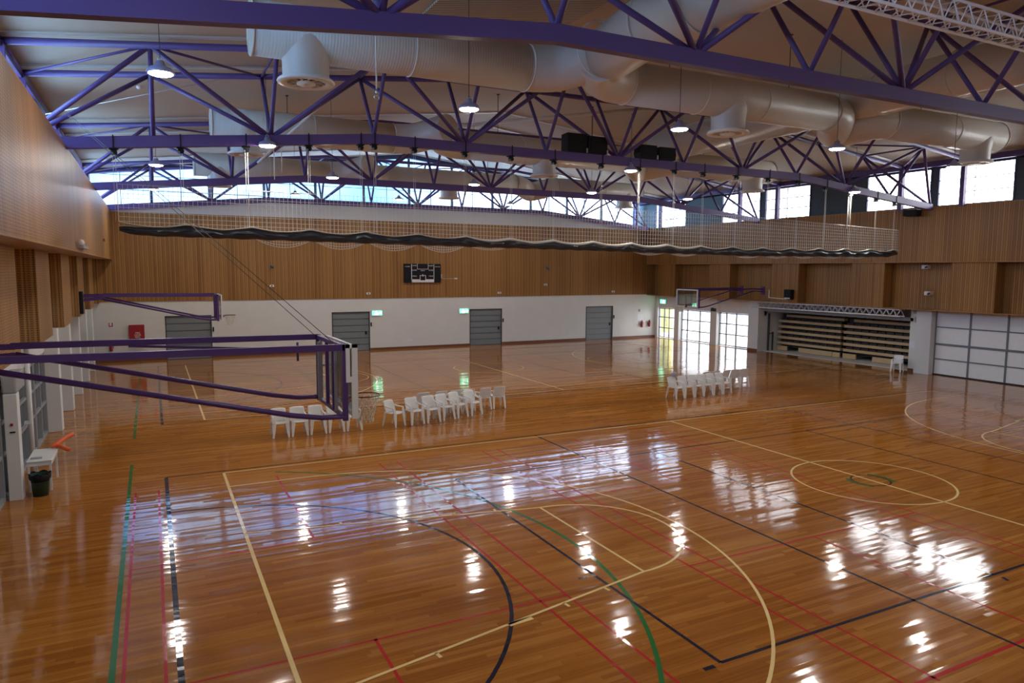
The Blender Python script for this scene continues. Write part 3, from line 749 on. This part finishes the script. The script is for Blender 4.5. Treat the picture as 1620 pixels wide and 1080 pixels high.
# ------------------------------------------------------------------ basketball goals
def goal(xb,yc,dirx,label,xw,near=False):
    """xb: board plane, dirx=+1 board faces +x, xw: wall anchor"""
    t=thing('basketball_goal',(xw,yc,3.6),label,'basketball hoop','wall mounted basketball goals')
    s=dirx; bx=xb
    fr=MB()
    for y in (-.9,.9): fr.box(bx-s*.05,bx,yc+y-.03,yc+y+.03,2.9,3.95)
    fr.box(bx-s*.05,bx,yc-.9,yc+.9,2.9,2.96).box(bx-s*.05,bx,yc-.9,yc+.9,3.89,3.95)
    o=fr.build('backboard_frame',M['white2'],t)
    MB().box(bx-s*.035,bx-s*.02,yc-.88,yc+.88,2.94,3.9).build('glass_pane',M['bglass'],o)
    if near:
        pad=MB().box(bx-s*.16,bx+s*.012,yc-.94,yc-.9,3.42,3.50).box(bx-s*.16,bx-s*.10,yc-.94,yc-.9,3.5,3.97).box(bx-s*.07,bx+s*.012,yc-.94,yc-.9,3.5,3.97).box(bx-s*.16,bx+s*.012,yc-.94,yc-.9,3.92,3.97).box(bx-s*.08,bx+s*.012,yc-.94,yc-.9,2.88,3.42)
        pad.build('edge_pad',M['white2'],t)
    rc=(bx+s*.375,yc,3.05)
    ri=MB().ring(rc,.228,.010,'z',32,8).bar((bx,yc,3.03),(bx+s*.15,yc,3.05),.14,.02)
    ri.bar((bx,yc-.06,2.93),(bx+s*.2,yc-.12,3.04),.015,.015).bar((bx,yc+.06,2.93),(bx+s*.2,yc+.12,3.04),.015,.015).box(bx,bx+s*.02,yc-.08,yc+.08,2.9,3.08)
    ri=ri.build('rim',M['rim'],t)
    nt_=MB(); K=12
    lv=[(.225,3.04),(.19,2.95),(.165,2.86),(.14,2.77),(.12,2.69),(.125,2.62)]
    for j in range(len(lv)-1):
        for i in range(K):
            for dd in (-.5,.5):
                a0=2*PI*(i+(j%2)*.5)/K; a1=2*PI*(i+(j%2)*.5+dd)/K
                (r0,z0),(r1,z1)=lv[j],lv[j+1]
                nt_.bar((rc[0]+r0*math.cos(a0),yc+r0*math.sin(a0),z0),(rc[0]+r1*math.cos(a1),yc+r1*math.sin(a1),z1),.009,.009)
    nt_.build('hoop_net',M['rope'],ri)
    # swing frame
    xs_=bx-s*.17
    for y in (-.9,.9):
        yy=yc+y*(1.0)
        MB().bar((xs_,yy,2.86),(xs_,yy,3.97),.07,.07).build('frame_post',M['purple2'],t)
        MB().bar((xs_,yy,3.93),(xw+s*.75,yy,3.96),.07,.09).build('top_arm',M['purple2'],t)
        MB().path([(xs_,yy,2.92),(xs_-s*.35,yy,2.93),(xs_-s*.75,yy,3.0),(xw+s*.8,yy,3.84)],.038,8).build('lower_strut',M['purple2'],t)
        MB().bar((xw,yy,3.78),(xw+s*.8,yy,3.84),.06,.06).bar((xw,yy,3.95),(xw+s*.8,yy,3.95),.08,.08).box(xw,xw+s*.05,yy-.12,yy+.12,3.6,4.1).build('wall_bracket',M['purple2'],t)
        MB().bar((xs_,yy,3.45),(bx-s*.05,yy,3.45),.04,.04).build('board_clamp',M['steel'],t)
    MB().bar((xs_,yc-.9,2.9),(xs_,yc+.9,2.9),.05,.05).build('cross_tube',M['purple2'],t)
    MB().bar((xs_,yc-.9,3.93),(xs_,yc+.9,3.93),.06,.06).build('cross_tube',M['purple2'],t)
    MB().bar((xs_,yc-.25,2.9),(xs_,yc-.25,3.93),.08,.05).build('centre_post',M['purple2'],t); MB().bar((xs_,yc+.25,2.9),(xs_,yc+.25,3.93),.05,.05).build('centre_post',M['purple2'],t)
    if near:
        for dx,dy_,ww in ((-.1,.35,.05),(-.02,.6,.04),(-.05,-.55,.04)): MB().bar((xs_+dx,yc+dy_,2.95),(xs_+dx,yc+dy_,3.9),ww,ww).build('height_adjuster',M['steel'],t)
        MB().bar((xw+s*2.2,yc+.86,3.9),(xs_-.35,yc+.4,3.78),.035,.035).tube((xs_-.42,yc+.42,3.6),(xs_-.42,yc+.42,3.9),.018,8).build('lock_bar',M['purple2'],t)
        for y in (-.5,.86):
            MB().tube((xs_-.05,yc+y,3.95),(-3.1,2.55+y*.3,8.85),.006,5).build('stay_cable',M['wire'],t)
    return t
goal(1.2,-7.5,1,'near basketball goal on long purple arms, seen edge-on with its net',-3.95,True)
goal(1.2,14.25,1,'far left basketball goal on purple arms before the back wall',-3.95)
goal(26.8,14.25,-1,'glass basketball goal on purple arms before the bright glass doors',32.05)

# ------------------------------------------------------------------ chairs
ch=thing('plastic_chair',(0,0,0),'x','chair')
MB().grid(lambda u,v:(-.235+.47*u+(.0),-.23+.45*v,.44+.012*(2*u-1)**2-.022*v+(-.02 if v<.02 else 0)),8,8).build('seat',M['chair'],ch,solid=.014)
MB().grid(lambda u,v:((-.225+.45*u)*(1.03-.07*v*v),.20+.12*v-.05*(2*u-1)**2*(1-.3*v)+ (.02 if v>.97 else 0),.43+.385*v-(.02*(2*u-1)**4 if v>.9 else 0)),10,10).build('backrest',M['chair'],ch,solid=.013)
for sx in (-1,1):
    MB().bar((sx*.185,-.20,.45),(sx*.225,-.26,0),.12,.035,w2=.05,h2=.03,up=(0,1,0)).bar((sx*.195,-.20,.45),(sx*.222,-.17,.60),.10,.03,w2=.05,h2=.03,up=(0,1,0)).build('leg',M['chair'],ch)
    MB().bar((sx*.195,.20,.46),(sx*.22,.30,0),.08,.035,w2=.045,h2=.03,up=(0,1,0)).build('leg',M['chair'],ch)
    MB().bar((sx*.225,-.18,.605),(sx*.205,.24,.64),.045,.025).build('armrest',M['chair'],ch)
place=[]
for i in range(5):
    place.append((1.88+.555*i,3.42,0,'white plastic chair, %s from left in the row behind the near hoop'%ordn[i],'chairs behind the near hoop'))
fr_=[(5.44,3.33,30),(6.14,3.40,8),(6.74,3.45,4),(7.30,3.60,14),(7.86,3.80,20),(8.46,3.92,14)]
on6='first second third fourth fifth sixth seventh'.split()
for i,(x,y,a) in enumerate(fr_): place.append((x,y,a,'white plastic chair, %s from left in front row of middle cluster'%on6[i],'chairs of the middle cluster'))
for i,x in enumerate((6.85,7.48,8.03,8.58,9.2,9.8)): place.append((x,4.72,180+(-4,6,3,-6,2,-8)[i],'white plastic chair facing away, %s from left in back row of middle cluster'%on6[i],'chairs of the middle cluster'))
for i in range(6): place.append((17.02+.515*i,3.35+.02*i,(6,0,2,-3,2,3)[i],'white plastic chair, %s from left in front row before the glass doors'%on6[i],'chairs of the right cluster'))
for i,x in enumerate((19.33,19.88,20.46,21.03,21.58)): place.append((x,4.45,180+(4,-5,6,-10,-12)[i],'white plastic chair facing away, %s from left in the row before the glass doors'%on6[i],'chairs of the right cluster'))
place.append((32.2,4.45,-70,'single white plastic armchair by the pier right of the bleachers','x'))
for i,(x,y,a,l,g) in enumerate(place):
    o=ch if i==0 else copy_tree(ch)
    o.location=(x,y,0.004); o.rotation_euler=(0,0,math.radians(a)); o['label']=l; o['category']='chair'
    if g!='x': o['group']=g
    elif 'group' in o: del o['group']
p=un(1067,591,'y',3.6)
t=thing('round_case',(p.x,3.62,.8),'grey round bundle on the backrest of the leftmost chair by the glass doors','bundle')
MB().lathe((p.x,3.62,.9),[(.001,-.09),(.10,-.07),(.14,0),(.12,.07),(.06,.11),(.001,.12)],16).build('bundle',M['seatgrey'],t)

# ------------------------------------------------------------------ bleachers
def bleach(y0,y1,label,gaps):
    t=thing('retracted_bleacher',(34.6,(y0+y1)/2,0.03),label,'bleacher','retracted bleachers in the alcove')
    MB().box(34.5,36.5,y0+.05,y1-.05,.25,2.35).build('dark_frame',M['seatdark'],t)
    for k in range(7):
        z=.53+.345*(k-1) if k else .2
        if k==0:
            for (a,b) in gaps: MB().box(34.1,34.18,a,b,.06,.34).build('skirting_board',M['bench'],t)
            for yy in (y0+.3,(y0+y1)/2,y1-.3): MB().tube((34.4,yy-.03,.1),(34.4,yy+.03,.1),.07,12).build('wheel',M['black'],t)
            continue
        x=34.12 if k<6 else 34.35
        a,b=(y0,y1) if k<6 else (y0,y1-.45)
        MB().box(x,x+.35,a,b,z-.075,z+.075).build('seat_board',M['bench'],t)
        q=MB()
        n=int((b-a)/.5)
        for j in range(n): q.box(x+.14,x+.40,a+.05+j*.5,a+.48+j*.5,z+.08,z+.2)
        q.build('folded_seats',M['seatdark'],t)
    return t
bleach(9.35,14.0,'stack of retracted bleacher rows on the left in the alcove, pale timber edges',[(13.2,14.0),(9.9,12.3),(9.35,9.85)])
bleach(4.6,9.15,'stack of retracted bleacher rows on the right in the alcove, beside the white pier',[(8.3,9.15),(6.0,7.25)])

# ------------------------------------------------------------------ small fixtures
# scoreboard
t=thing('scoreboard',(14.1,YB-.07,4.2),'black electronic scoreboard with white outlines on the back timber wall','scoreboard')
x0,x1,z0,z1=12.86,15.32,4.2,5.4; yb=YB-.07
MB().box(x0,x1,yb-.1,yb+.02,z0,z1).build('cabinet',M['black'],t)
w=MB(); yy=yb-.105
def seg(a,b,c,d,mb=w): mb.box(x0+(x1-x0)*a,x0+(x1-x0)*b,yy-.004,yy,z1-(z1-z0)*d,z1-(z1-z0)*c)
seg(.19,.205,.02,.98); seg(.80,.815,.02,.98); seg(.19,.815,.82,.98); seg(.35,.36,0,.29); seg(.645,.655,0,.29); seg(.35,.655,.27,.29)
seg(.42,.435,.60,.86); seg(.57,.585,.60,.86); seg(.42,.585,.60,.62); seg(.49,.51,.55,.60)
w.build('outline',M['letter'],t)
bk=MB(); yy=yb-.110; seg(.435,.57,.66,.87,bk); bk.build('timer_window',M['black'],t)
rx=PI/2
from mathutils import Euler
def tx(s,size,a,c,mt='letter'): text_mesh('lettering',s,size,(x0+(x1-x0)*a,yb-.112,z1-(z1-z0)*c),Euler((rx,0,0)),M[mt],t)
tx('HOME',.10,.275,.10); tx('GUEST',.10,.725,.10); tx('SCORE',.10,.275,.34); tx('SCORE',.10,.725,.34); tx('PERIOD',.08,.50,.36)
tx('FOULS',.10,.275,.65); tx('FOULS',.10,.725,.65); tx('TIME',.08,.50,.65); tx('PLAYER',.09,.09,.15); tx('FOUL NO',.08,.905,.15)
t=thing('antenna_box',(15.4,YB-.06,4.62),'small white bracket on the wall right of the scoreboard','bracket')
MB().box(15.38,15.42,YB-.12,YB-.05,4.45,4.75).bar((15.42,YB-.08,4.45),(16.3,YB-.08,4.45),.015,.015).box(16.3,16.5,YB-.12,YB-.05,4.42,4.5).build('bracket',M['white2'],t)
# exit signs
def exit_sign(x,y,z,ax,label,w=.62):
    t=thing('exit_sign',(x,y,z),label,'exit sign','green lit exit signs')
    if ax=='y':
        MB().box(x-w/2-.02,x+w/2+.02,y-.08,y,z-.16,z+.16).build('casing',M['white2'],t)
        MB().box(x-w/2,x+w/2,y-.09,y-.08,z-.14,z+.14).build('lit_panel',M['exit'],t)
        m=MB().box(x-.16,x+.06,y-.096,y-.09,z-.12,z-.02).box(x-.13,x-.02,y-.096,y-.09,z-.02,z+.06).ring((x-.05,y-.09,z+.09),.02,.015,'y',10,5).bar((x+.08,y-.094,z),(x+.26,y-.094,z),.004,.03).bar((x+.20,y-.094,z+.06),(x+.27,y-.094,z),.004,.03).bar((x+.20,y-.094,z-.06),(x+.27,y-.094,z),.004,.03)
        m.build('running_figure',M['exitw'],t)
    else:
        d=1 if ax=='+x' else -1
        MB().box(x,x+d*.08,y-w/2-.02,y+w/2+.02,z-.16,z+.16).build('casing',M['white2'],t)
        MB().box(x+d*.08,x+d*.09,y-w/2,y+w/2,z-.14,z+.14).build('lit_panel',M['exit'],t)
        MB().box(x+d*.09,x+d*.096,y-.16,y+.06,z-.12,z-.02).box(x+d*.09,x+d*.096,y-.13,y-.02,z-.02,z+.06).build('running_figure',M['exitw'],t)
exit_sign(11.1,YB,2.33,'y','green exit sign on the back wall beside the second grey door')
exit_sign(16.98,YB,2.33,'y','green exit sign on the back wall left of the third grey door')
exit_sign(33.0,24.0,2.72,'-x','green exit sign above the glass doors in the right corner')
exit_sign(-4.4,20.3,2.95,'+x','green exit sign on the left wall near the back corner')
# fire hose reel cabinet, extinguishers, notices
t=thing('fire_cabinet',(-2.2,YB,.9),'red fire hose reel cabinet with white lettering on the back wall','cabinet')
MB().box(-2.58,-1.84,YB-.2,YB,.9,2.0).build('cabinet_body',M['fire'],t,bevel=.01)
MB().box(-2.55,-1.87,YB-.215,YB-.2,.93,1.97).build('cabinet_door',M['fire'],t)
for s,z in (('FIRE',1.56),('HOSE',1.45),('REEL',1.34)): text_mesh('lettering',s,.13,(-2.17,YB-.22,z),Euler((rx,0,0)),M['letter'],t)
t=thing('fire_sign',(-3.42,YB,2.03),'small white sign with a red extinguisher symbol, left end of back wall','sign')
MB().box(-3.56,-3.28,YB-.01,YB,1.85,2.2).build('sign_plate',M['letter'],t)
MB().box(-3.52,-3.48,YB-.015,YB-.01,1.92,2.14).box(-3.38,-3.33,YB-.015,YB-.01,1.92,2.14).box(-3.5,-3.36,YB-.015,YB-.01,1.92,1.97).build('symbol',M['fire'],t)
t=thing('fire_sign',(-3.4,YB,1.45),'small round white and red sign under the extinguisher sign','sign')
MB().box(-3.55,-3.27,YB-.01,YB,1.3,1.58).build('sign_plate',M['letter'],t)
m=MB()
for k in range(8):
    a0=PI*k/8; a1=PI*(k+1)/8; m.bar((-3.41+.09*math.cos(a0),YB-.014,1.44+.08*math.sin(a0)),(-3.41+.09*math.cos(a1),YB-.014,1.44+.08*math.sin(a1)),.004,.03,up=(0,1,0))
m.build('symbol',M['fire'],t)
def extinguisher(x,y,z,label,bracket=True):
    t=thing('fire_extinguisher',(x,y,z),label,'fire extinguisher')
    MB().lathe((x,y-.1,z),[(.001,0),(.075,0),(.08,.03),(.08,.38),(.05,.44),(.025,.46)],16).build('cylinder',M['fire'],t)
    MB().box(x-.02,x+.02,y-.13,y-.06,z+.46,z+.52).bar((x,y-.1,z+.5),(x+.1,y-.1,z+.54),.02,.015).build('valve',M['black'],t)
    MB().path([(x+.03,y-.1,z+.48),(x+.11,y-.1,z+.4),(x+.1,y-.1,z+.15)],.012,6).build('hose',M['black'],t)
    MB().box(x-.06,x+.06,y-.03,y,z+.15,z+.25).build('bracket',M['black'],t)
extinguisher(-3.45,YB,.62,'red fire extinguisher low on the back wall at its left end')
extinguisher(31.55,YB,.78,'red fire extinguisher on the back wall near the right corner')
extinguisher(32.25,YB,.80,'second red fire extinguisher, right beside the corner of the back wall')
t=thing('notice_sheet',(31.45,YB,1.5),'white paper notice on the back wall above the extinguisher','notice')
MB().box(31.2,31.75,YB-.01,YB,1.3,1.75).build('sheet',M['poster'],t)
t=thing('wall_switch',(31.35,YB,2.05),'small grey switch box above the notice in the right corner','switch')
MB().box(31.27,31.42,YB-.04,YB,1.95,2.15).box(31.32,31.37,YB-.05,YB-.04,2.02,2.08).build('switch_body',M['seatgrey'],t)
t=thing('power_outlet',(13.2,YB,.55),'small white power outlet on the back wall between two grey doors','outlet')
MB().box(13.0,13.4,YB-.02,YB,.5,.62).box(13.12,13.18,YB-.03,YB-.02,.53,.59).box(13.22,13.28,YB-.03,YB-.02,.53,.59).build('outlet_plate',M['poster'],t)
# small cameras and sensors on the timber of the back wall
for i,(u,v) in enumerate(((430,452),(583,464),(790,463),(863,450),(970,461))):
    p=un(u,v,'y',YB-.1)
    t=thing('wall_sensor',(p.x,YB-.05,p.z),'small white sensor box low on the back timber wall, %s from the left'%ordn[i],'sensor')
    MB().box(p.x-.12,p.x+.12,YB-.13,YB-.05,p.z-.06,p.z+.06).build('casing',M['letter'],t); MB().box(p.x-.04,p.x+.04,YB-.14,YB-.13,p.z-.03,p.z+.03).build('lens',M['black'],t)
for i,(u,v) in enumerate(((429,421),(865,424))):
    p=un(u,v,'y',YB-.1)
    t=thing('security_camera',(p.x,YB-.05,p.z),'dark camera bracket on the back timber wall, %s scoreboard'%('left of the' if i==0 else 'right of the'),'camera')
    MB().box(p.x-.08,p.x+.08,YB-.1,YB-.05,p.z-.1,p.z+.1).build('plate',M['frame'],t); MB().tube((p.x,YB-.1,p.z),(p.x+.05,YB-.35,p.z-.08),.06,10).build('camera_body',M['wire'],t)
for i,(u,v) in enumerate(((1453,422),(1457,464))):
    p=un(u,v,'x',31.98)
    t=thing('side_sensor',(32.7,p.y,p.z),'white box on the right timber wall, %s'%('high under the bulkhead' if i==0 else 'lower one above the pier'),'sensor')
    MB().box(32.45,32.7,p.y-.15,p.y+.15,p.z-.09,p.z+.09).build('casing',M['letter'],t); MB().tube((32.45,p.y-.1,p.z),(32.3,p.y-.15,p.z-.03),.05,10).build('lens',M['wire'],t)
t=thing('conduit',(32.0,12.4,3.45),'white L-shaped conduit on the right timber wall leading to the black speaker','conduit')
MB().bar((31.97,12.82,3.95),(31.97,12.82,3.45),.04,.04).bar((31.97,12.84,3.45),(31.97,11.5,3.40),.04,.04).build('conduit_pipe',M['white2'],t)
t=thing('loudspeaker',(31.9,11.2,3.4),'black box speaker on the right timber wall above the alcove','loudspeaker')
MB().box(31.7,31.98,10.95,11.45,3.42,3.98).build('cabinet',M['black'],t,bevel=.02); MB().box(31.69,31.7,11.0,11.4,3.44,3.5).build('label_strip',M['letter'],t)
t=thing('emergency_light',(-3.2,5.5,5.68),'grey twin emergency light fitting low on the left bulkhead','light fitting')
MB().box(-3.2,-3.05,4.6,6.6,5.6,5.68).build('rail',M['steel'],t)
for y in (4.35,4.75): MB().lathe((-3.1,y,5.75),[(.001,-.08),(.07,-.05),(.08,0),(.05,.07),(.001,.08)],14).build('lamp_head',M['letter'],t)
t=thing('red_beacon',(-3.2,17.3,6.22),'tiny red beacon on the left bulkhead near the back corner','beacon')
MB().lathe((-3.17,17.3,6.2),[(.06,0),(.06,.08),(.03,.12),(.001,.12)],12).build('beacon',M['fire'],t)
t=thing('black_display',(-3.85,12.6,3.4),'narrow black display seen edge-on on the left timber box','display')
MB().box(-3.87,-3.76,12.93,13.25,3.3,4.15).build('display_case',M['black'],t)
# door controller post
t=thing('control_post',(-4.22,-.15,0),'white door post with a red button by the table, left wall','post')
MB().box(-4.35,-4.10,-.28,.05,0,2.34).build('post_body',M['white2'],t,bevel=.01)
MB().tube((-4.22,-.30,1.68),(-4.22,-.28,1.68),.03,12).build('red_button',M['fire'],t)
MB().box(-4.26,-4.16,-.295,-.28,1.50,1.53).build('slot',M['black'],t)
t=thing('control_box',(-4.3,.5,2.34),'grey motor box on top of the white door post','box')
MB().box(-4.38,-4.10,-.2,.9,2.345,2.75).build('box_body',M['seatgrey'],t,bevel=.04)
t=thing('downpipe',(-4.3,2.3,0),'slender white pipe standing behind the small white table','pipe')
MB().tube((-4.22,2.3,0),(-4.22,2.3,3.18),.055,12).build('pipe',M['white2'],t)
MB().box(-4.35,-4.2,2.22,2.38,1.2,1.26).build('clip',M['white2'],t)
# table, bin, orange tubes
t=thing('side_table',(-4.0,.75,0),'small white table against the left wall beside the green bin','table')
MB().box(-4.08,-3.58,.2,1.45,.69,.72).build('tabletop',M['white2'],t,bevel=.008)
for x in (-4.04,-3.63):
    for y in (.25,1.4): MB().box(x-.02,x+.02,y-.02,y+.02,0,.69).build('leg',M['white2'],t)
MB().box(-4.06,-3.6,.22,.24,.6,.69).box(-4.06,-3.6,1.41,1.43,.6,.69).box(-3.62,-3.6,.24,1.41,.6,.69).build('apron',M['white2'],t)
t=thing('tape_box',(-3.95,.55,.72),'small grey case lying on the white table','case')
MB().box(-4.02,-3.8,.4,.5,.722,.75).build('case_body',M['seatgrey'],t)
t=thing('waste_bin',(-3.80,-.05,0),'dark green bin with a black liner standing by the white table','bin')
MB().lathe((-3.80,-.05,0),[(.001,0.0),(.15,0.0),(.19,.46),(.195,.48)],20).build('bin_body',M['bin'],t)
m=MB().lathe((-3.80,-.05,0),[(.175,.30),(.20,.49),(.215,.47),(.21,.38)],20)
m.grid(lambda u,v:(-3.80+(.205+.012*math.sin(u*50))*math.cos(2*PI*u),-.05+(.205+.012*math.sin(u*50))*math.sin(2*PI*u),.505-.11*v+.02*math.sin(u*37)),40,3)
m.build('liner',M['black'],t)
t=thing('orange_tube',(-3.45,1.5,.74),'pair of bent orange foam tubes sticking out over the end of the white table','tube')
MB().path(smooth_path([(-3.72,1.36,.785),(-3.62,1.40,.81),(-3.45,1.62,.90),(-3.30,1.78,.95)]),.055,12).build('upper_tube',M['orange'],t)
MB().path(smooth_path([(-3.62,1.40,.775),(-3.52,1.32,.76),(-3.42,1.24,.72),(-3.32,1.22,.68)]),.05,12).build('lower_tube',M['orange'],t)
# signs on the right pier
t=thing('notice_sheet',(32.9,4.1,1.35),'pale printed notice on the white pier right of the bleachers','notice')
MB().box(32.89,32.9,3.95,4.3,1.2,1.55).build('sheet',M['poster'],t)
t=thing('key_box',(32.6,3.7,2.9),'small grey box high on the white pier by the roller door','box')
MB().box(32.86,32.9,4.0,4.2,2.95,3.1).box(32.86,32.9,3.9,4.1,2.5,2.78).build('box_body',M['seatgrey'],t)
t=thing('motor_bracket',(32.7,18.3,2.3),'dark motor bracket at the top of the pier between the glass doors','bracket')
MB().box(32.6,32.72,18.1,18.5,2.3,2.5).box(32.5,32.6,18.2,18.35,2.35,2.55).build('bracket',M['doorf'],t)
t=thing('recessed_frame',(33.6,14.1,0),'folded grey frame leaning in the left side of the alcove','frame')
MB().box(33.3,33.36,13.95,14.08,.03,2.4).box(33.7,33.75,13.98,14.08,.03,1.2).bar((33.36,14.0,1.1),(33.75,14.0,1.15),.05,.05).build('frame_bars',M['doorf'],t)
for i,(x,y) in enumerate(((-1.9,-4.2),(-1.5,7.0),(-1.5,16.5))):
    t=thing('smoke_detector',(x,y,cz(x)),'small white detector on the left ceiling, %s row from the front'%ordn[i],'detector')
    MB().lathe((x,y,cz(x)),[(.001,-.09),(.06,-.08),(.08,-.04),(.08,.01)],14).build('detector_body',M['letter'],t)
# pale pipes below the ceiling
for i,(a,b,rr,l) in enumerate((((4.6,4.6,cz(4.6)-.2),(2.3,9.6,8.95),.05,'pale sloping pipe from the ceiling down to the middle duct'),
        ((-3.9,6.0,9.4),(1.0,4.6,10.7),.012,'thin white cable slanting across the left ceiling'),
        ((9.0,7.5,10.5),(17.5,4.7,11.6),.07,'thick beige pipe slanting under the ceiling behind the second truss'))):
    t=thing('ceiling_pipe',a,l,'pipe'); MB().tube(a,b,rr,8).build('pipe',M['seam'],t)

# ------------------------------------------------------------------ light
w=bpy.data.worlds.new('world'); bpy.context.scene.world=w; w.use_nodes=True; nt=w.node_tree
bg=nt.nodes['Background']
tc=nt.nodes.new('ShaderNodeTexCoord'); no=nt.nodes.new('ShaderNodeTexNoise'); no.inputs['Scale'].default_value=3; no.inputs['Detail'].default_value=3
nt.links.new(tc.outputs['Generated'],no.inputs['Vector'])
cr=nt.nodes.new('ShaderNodeValToRGB'); cr.color_ramp.elements[0].position=.40; cr.color_ramp.elements[0].color=(.16,.42,1.0,1); cr.color_ramp.elements[1].position=.62; cr.color_ramp.elements[1].color=(.55,.82,1.0,1)
nt.links.new(no.outputs['Fac'],cr.inputs[0])
# hazy bright sky on the sunny (+x) side, bluer towards the back
sx=nt.nodes.new('ShaderNodeSeparateXYZ'); nt.links.new(tc.outputs['Generated'],sx.inputs[0])
mr=nt.nodes.new('ShaderNodeMapRange'); mr.interpolation_type='SMOOTHSTEP'; mr.inputs['From Min'].default_value=.25; mr.inputs['From Max'].default_value=.8
nt.links.new(sx.outputs[0],mr.inputs[0])
mc=nt.nodes.new('ShaderNodeMix'); mc.data_type='RGBA'; nt.links.new(mr.outputs[0],mc.inputs['Factor']); nt.links.new(cr.outputs[0],mc.inputs['A']); mc.inputs['B'].default_value=(1,.99,1,1)
ms=nt.nodes.new('ShaderNodeMapRange'); ms.inputs['To Min'].default_value=1.5; ms.inputs['To Max'].default_value=5.2; nt.links.new(mr.outputs[0],ms.inputs[0])
ml=nt.nodes.new('ShaderNodeMapRange'); ml.interpolation_type='SMOOTHSTEP'; ml.inputs['From Min'].default_value=-.25; ml.inputs['From Max'].default_value=-.8; ml.inputs['To Min'].default_value=0; ml.inputs['To Max'].default_value=4.0; nt.links.new(sx.outputs[0],ml.inputs[0])
ad=nt.nodes.new('ShaderNodeMath'); ad.operation='ADD'; nt.links.new(ms.outputs[0],ad.inputs[0]); nt.links.new(ml.outputs[0],ad.inputs[1])
nt.links.new(mc.outputs['Result'],bg.inputs[0]); nt.links.new(ad.outputs[0],bg.inputs[1])
def portal(loc,rot,sx,sy):
    l=bpy.data.lights.new('portal','AREA'); l.shape='RECTANGLE'; l.size=sx; l.size_y=sy; l.cycles.is_portal=True
    o=bpy.data.objects.new('portal',l); o.location=loc; o.rotation_euler=rot; C.objects.link(o)
portal((13.8,26.6,10.6),(-PI/2,0,0),36.5,3.8)
portal((32.6,1.2,9.05),(0,PI/2,0),2.0,47.5)
portal((-4.9,1.2,9.05),(0,-PI/2,0),2.0,47.5)
portal((33.3,19.5,1.15),(0,PI/2,0),2.3,10.6)
s=bpy.data.lights.new('sun','SUN'); s.energy=14; s.angle=.02; s.color=(1,.95,.88)
so=bpy.data.objects.new('sun',s); C.objects.link(so); so.rotation_euler=Vector((0.02,.75,-1)).to_track_quat('-Z','Y').to_euler()

sc=bpy.context.scene
sc.view_settings.view_transform='Standard'; sc.view_settings.look='None'; sc.view_settings.gamma=1; sc.view_settings.use_curve_mapping=False
sc.view_settings.exposure=1.42
sc.cycles.use_denoising=True; sc.cycles.max_bounces=8; sc.cycles.diffuse_bounces=5; sc.cycles.glossy_bounces=4; sc.cycles.transparent_max_bounces=12
sc.cycles.sample_clamp_indirect=8
